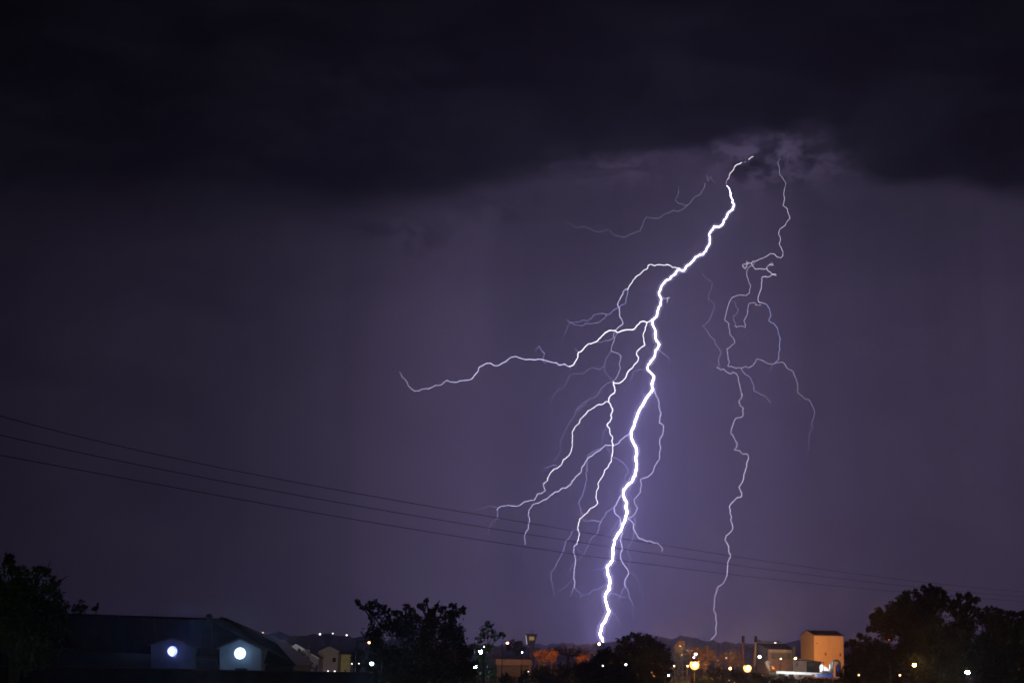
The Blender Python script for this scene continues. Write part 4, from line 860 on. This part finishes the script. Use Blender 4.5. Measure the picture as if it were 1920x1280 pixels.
tree(1640, 135, [(1612, 1192, 9), (1625, 1197, 9), (1598, 1203, 8), (1588, 1208, 6), (1606, 1212, 18), (1635, 1212, 20), (1655, 1218, 18), (1672, 1230, 20), (1600, 1235, 20), (1630, 1245, 34), (1670, 1260, 34), (1600, 1268, 26), (1640, 1280, 36)],
     .14, 'lower dark tree between the orange warehouse and the largest tree', .36, dens=.9)
hd = thing('hedge', (P(1500, 1213, 260).x, 260, 1), 'low dark hedge along the bottom edge below the yard', 'hedge')
cl = [(u, 1276 + (u % 5) * .6, 9) for u in range(1300, 1600, 11)]
leaves('foliage', cl, 300, .22, M_LEAF, hd, .8)
for u, v, r in cl: p = P(u, v, 300); MB().tube([Vector((p.x, 300, G(p.x, 300) - .1)), p], .05, 4).build('stem', M_BARK, hd)

# ------------------------------------------------------------------ lamps of the town
FAR = 'street lamps on the far left ridge'
lamp(493, 1185, 930, 2.2, 'dimamber', 'faint amber lamp on the far ridge just right of the barn', group=FAR)
lamp(600, 1188, 930, 4.2, 'dimwhite', 'brighter white lamp at the left of three on the far ridge', group=FAR)
lamp(624, 1186.5, 930, 2.8, 'dimwhite', 'dimmer white lamp in the middle of three on the far ridge', group=FAR)
lamp(650, 1189.7, 930, 3.6, 'dimwhite', 'white lamp at the right of three on the far ridge', group=FAR)
lamp(692, 1203.7, 78, 6, 'amber', 'warm round lamp seen against the left of the broad ragged tree', arm=.6)
lamp(697, 1243.2, 76, 9, 'cyan', 'bright cold white lamp low in front of the broad ragged tree', arm=-.5, beam=6000)
lamp(660, 1243, 290, 3.4, 'dimamber', 'tiny yellowish lamp by the yellow outbuilding', 'wall_lamp', cat='lamp')
lamp(673, 1243, 210, 2.4, 'dimamber', 'smallest yellowish lamp under the dark tree by the outbuilding', 'wall_lamp', cat='lamp')
lamp(615, 1257, 240, 2.8, 'dimwhite', 'small white lamp at the left over the boundary wall', 'garden_lamp', cat='lamp', group='garden lamps over the boundary wall')
lamp(627.5, 1257.5, 240, 3.2, 'dimwhite', 'small white lamp at the right over the boundary wall', 'garden_lamp', cat='lamp', group='garden lamps over the boundary wall')
lamp(567, 1258, 240, 2.6, 'dimwhite', 'small white lamp under the pale bushes', 'garden_lamp', cat='lamp')
lamp(901, 1221, 98, 8, 'cyanhot', 'bright cold white lamp shining through the leaves of the small tree', arm=.4, beam=5000)
lamp(891, 1249.3, 94, 6, 'cyanhot', 'lower cold white lamp left of the trunk of the small tree', 'garden_lamp', cat='lamp')
lamp(907.5, 1211.3, 92, 2.6, 'white', 'tiny white lamp above the lamps in the small tree', 'garden_lamp', cat='lamp')
lamp(951.5, 1204.6, 250, 6, 'orange', 'orange street lamp between small tree and control tower', arm=.8, beam=6000)
lamp(979, 1222, 300, 3.6, 'white', 'small greenish white lamp left of the tower shaft', 'street_lamp')
lamp(1123.4, 1206.6, 262, 7, 'orange', 'orange street lamp touching the foot of the brilliant bolt', arm=-.8, beam=6000)
lamp(1130.3, 1247, 132, 3.6, 'dimwhite', 'small yellowish lamp at the left in the round dark tree', 'garden_lamp', cat='lamp')
lamp(1173.5, 1245, 130, 4.8, 'white', 'small white lamp in front of the round dark tree', 'garden_lamp', cat='lamp')
lamp(1264, 1247.5, 260, 5, 'dimamber', 'tall narrow yellow lamp beside the conveyor tower legs', 'wall_lamp', cat='lamp', squash=.6)
lamp(1253.7, 1265, 140, 4, 'cyan', 'small cold lamp at the bottom right of the round tree', 'garden_lamp', cat='lamp')
lamp(990.5, 1258, 190, 2.4, 'dimwhite', 'tiny dim lamp right of the fence post', 'garden_lamp', cat='lamp')
lamp(1304.5, 1225.5, 205, 6.5, 'pinkwhite', 'pinkish white lamp just above the brightest orange lamp', arm=.5)
lamp(1301, 1231.5, 205, 4, 'pinkwhite', 'small pinkish white lamp nearly touching the brightest orange lamp')
lamp(1302.3, 1245.5, 190, 22, 'orange', 'brightest orange lamp, right of the conveyor tower', 'floodlight', cat='floodlight', beam=16000)
lamp(1289.5, 1247.7, 192, 5, 'amber', 'small amber lamp at the left side of the brightest orange lamp', 'floodlight', cat='floodlight')
lamp(1352, 1252.3, 290, 5.4, 'orange', 'left lamp of the small amber pair', arm=.6, group='small amber lamp pair', beam=5500)
lamp(1368.5, 1252.4, 290, 5.8, 'orange', 'right lamp of the small amber pair', arm=-.6, group='small amber lamp pair', beam=5500)
lamp(1401.5, 1251.8, 200, 19, 'orange', 'second brightest orange lamp, below the chimney stacks', 'floodlight', cat='floodlight', beam=16000)
lamp(1424, 1230.6, 430, 7, 'white', 'greenish white lamp in front of the brown roofed shed', arm=.8, beam=6000)
lamp(1453.6, 1204.7, 700, 4.6, 'dimwhite', 'white lamp showing just over the ridge of the brown roofed shed')
lamp(1464, 1234, 440, 3.2, 'dimwhite', 'dim flat lamp below the pale shed front', 'wall_lamp', cat='lamp', squash=1.4)
lamp(1491, 1233.5, 432, 5, 'orange', 'orange lamp between the shed and the tall warehouse', arm=-.5, beam=6000)
lamp(1357.5 + 4, 1232.5, 350, 1.8, 'dimwhite', 'tiny faint lamp in the dim amber tree', 'street_lamp')
lamp(1610.3, 1264.6, 120, 4.2, 'amber', 'small amber lamp low in the lower right tree', 'garden_lamp', cat='lamp')
lamp(1687.3, 1264.7, 96, 4.8, 'amber', 'pale amber lamp at the bottom of the largest tree', 'garden_lamp', cat='lamp')
lamp(1714.3, 1245.5, 108, 8, 'orangehot', 'bright orange lamp shining inside the largest tree', beam=5500)
lamp(1667, 1198.6, 104, 2.2, 'red', 'tiny red lamp high in the largest tree', 'warning_lamp', cat='lamp')
lamp(1814, 1259.6, 106, 8, 'whitehot', 'oval blue white lamp low in the bottom right trees', 'floodlight', cat='floodlight', squash=1.2, beam=5000)

# row of small orange lit awnings right of that lamp
aw = thing('awning', (P(1500, 1213, 425).x, 425, 2), 'short orange lit awning right of the lamp beside the warehouse', 'awning')
pbox(1494.5, 1234, 1504, 1236.2, 425, 1.0, 'canopy', mat('awning_cream', (.7, .45, .2), .7, .2, 3), aw)
for uu in (1495, 1499, 1503): MB().tube([P(uu, 1250, 425.2), P(uu, 1236, 425.2)], .05, 5).build('post', M_METAL, aw)

# added floodlights on poles, put in to brighten what they face
def added_spot(u, v, D, aim, energy, col, angle, label, size=.25):
    c = P(u, v, D); t = thing('added_floodlight', (c.x, D, G(c.x, D)), label, 'floodlight')
    MB().tube([Vector((c.x, D, G(c.x, D) - .1)), c], [.09, .06], 6).build('pole', M_BLACK, t, True)
    d = (Vector(aim) - c).normalized()
    MB().tube([c - d * .18, c + d * .12], [.10, .22], 10).build('lamp_housing', M_METAL, t, True)
    l = bpy.data.lights.new('lamp_beam', 'SPOT'); l.energy = energy; l.color = col; l.spot_size = math.radians(angle); l.spot_blend = .6; l.shadow_soft_size = size
    o = bpy.data.objects.new('lamp_beam', l); o.location = c + d * .35; o.rotation_euler = d.to_track_quat('-Z', 'Y').to_euler(); COL.objects.link(o)
    bpy.context.view_layer.update(); o.parent = t; o.matrix_parent_inverse = t.matrix_world.inverted()
fc = (SILO['f'] + SILO['r']) / 2
added_spot(1534, 1243, 422, (fc.x, fc.y, 8.5), 36000, (1, .33, .075), 95, 'added dark pole lamp turned up at the orange warehouse front')
added_spot(1489.5, 1243, 436, (SILO['l'].x, SILO['l'].y - 4, 8), 1500, (1, .50, .16), 90, 'added dark pole lamp turned at the warehouse side wall')
added_spot(1544, 1241, 389, (P(1546, 1254, 395).x, 395, 3.4), 2600, (.85, .93, 1), 110, 'added dark pole lamp over the floodlit white wall')
added_spot(1500, 1266, 372, (P(1500, 1262, 380).x, 380, 3.0), 3400, (.82, .92, 1), 120, 'added dark pole lamp below the white barrier panels')
added_spot(1548, 1270.5, 364, (P(1548, 1264, 372).x, 372, 2.8), 800, (.8, .9, 1), 100, 'added dark pole lamp below the blue container')

def aimp(u, v, D): return tuple(P(u, v, D))
added_spot(-45, 1225, 54, aimp(-5, 1195, 62), 60, (.7, 1, .75), 70, 'pole lamp outside the left edge lighting the nearest leaves')
added_spot(602, 1259, 262, aimp(590, 1226, 320), 9000, (.95, .95, 1), 100, 'added dark pole lamp turned at the white edged gable house')
added_spot(648, 1256, 285, aimp(645, 1235, 300), 420, (1, .8, .4), 100, 'added dark pole lamp turned at the yellow outbuilding')
added_spot(1030, 1247, 283, aimp(1026, 1225, 300), 9000, (1, .42, .09), 130, 'added dark pole lamp turned up at the wide orange lit bush')
added_spot(1092, 1250, 286, aimp(1090, 1231, 300), 6000, (1, .26, .05), 110, 'added dark pole lamp turned up at the smaller orange lit bush')
added_spot(1300, 1256, 330, aimp(1315, 1226, 360), 22000, (1, .50, .09), 110, 'added dark pole lamp turned up at the amber tree')
added_spot(1368, 1262, 370, aimp(1368, 1235, 400), 6000, (1, .42, .10), 110, 'added dark pole lamp turned up at the dim amber tree')
added_spot(1272, 1262, 310, aimp(1275, 1215, 330), 1500, (1, .75, .55), 100, 'added dark pole lamp turned up at the conveyor tower')
added_spot(1462, 1246, 470, aimp(1462, 1222, 500), 4200, (1, .74, .55), 120, 'added dark pole lamp turned at the pale shed front')
added_spot(962, 1258, 305, aimp(962, 1238, 330), 170, (1, .72, .62), 120, 'added dark pole lamp turned at the low pink building')

# ------------------------------------------------------------------ overhead cables
WR = [[(0, 780), (200, 829), (400, 874), (600, 914), (880, 960), (1020, 985), (1320, 1034), (1560, 1069), (1920, 1108.5)],
      [(0, 815.5), (200, 858), (400, 899), (600, 936), (880, 982.5), (1020, 1006), (1320, 1051), (1560, 1082), (1920, 1118)],
      [(0, 853), (200, 890), (400, 927), (600, 962), (880, 1008.5), (1020, 1030), (1320, 1070), (1560, 1097), (1920, 1126.5)]]
def wire_depth(u, off=0):
    # the line runs straight in plan from (-20, 60) away to (80, 240)
    tn = (u - 960) / F; x0, y0, x1, y1 = -20.07, 60.0, 80.3, 240.0
    s = (tn * y0 - x0) / ((x1 - x0) - tn * (y1 - y0)); return y0 + s * (y1 - y0)
names = ['highest of three overhead cables crossing the sky above the ridge', 'middle of three overhead cables crossing the sky', 'lowest of three overhead cables crossing the sky']
for w, nm in zip(WR, names):
    us = np.array([a for a, b in w], float); vs = np.array([b for a, b in w], float)
    cf = np.polyfit(us, vs, 4); U_ = np.arange(-20, 1945, 24.0)
    q = [P(u, float(np.polyval(cf, u)), wire_depth(u)) for u in U_]
    d0 = (q[0] - q[1]) ; q = [q[0] + d0 * 6 + Vector((0, 0, .2)), q[0] + d0 * 3 + Vector((0, 0, .05))] + q
    d1 = (q[-1] - q[-2]); q += [q[-1] + d1 * 5]
    o = MB().tube(q, [.0135 + .000 * i for i in range(len(q))], 6).build('overhead_cable', M_CABLE)
    tag(o, nm, 'cable', 'overhead cables')
# ------------------------------------------------------------------ haze: rain-laden air
def haze():
    x0, x1, y0, y1, z0, z1 = -1700, 1700, -120, 2500, -8, 680
    mb = MB(); mb.box(((x0 + x1) / 2, (y0 + y1) / 2, (z0 + z1) / 2), (x1 - x0, y1 - y0, z1 - z0))
    m = bpy.data.materials.new('rain_haze'); m.use_nodes = True; nt = m.node_tree; nt.nodes.clear()
    pv = nt.nodes.new('ShaderNodeVolumePrincipled'); pv.inputs['Color'].default_value = (.82, .80, .97, 1)
    pv.inputs['Density'].default_value = HAZE_DENS; pv.inputs['Anisotropy'].default_value = HAZE_G
    o = nt.nodes.new('ShaderNodeOutputMaterial'); nt.links.new(pv.outputs[0], o.inputs['Volume'])
    ob = mb.build('haze', m); ob['kind'] = 'stuff'; ob['label'] = 'thin violet rain haze filling the night air'; 
    return ob
HAZE_DENS = .00022; HAZE_G = .83
haze()
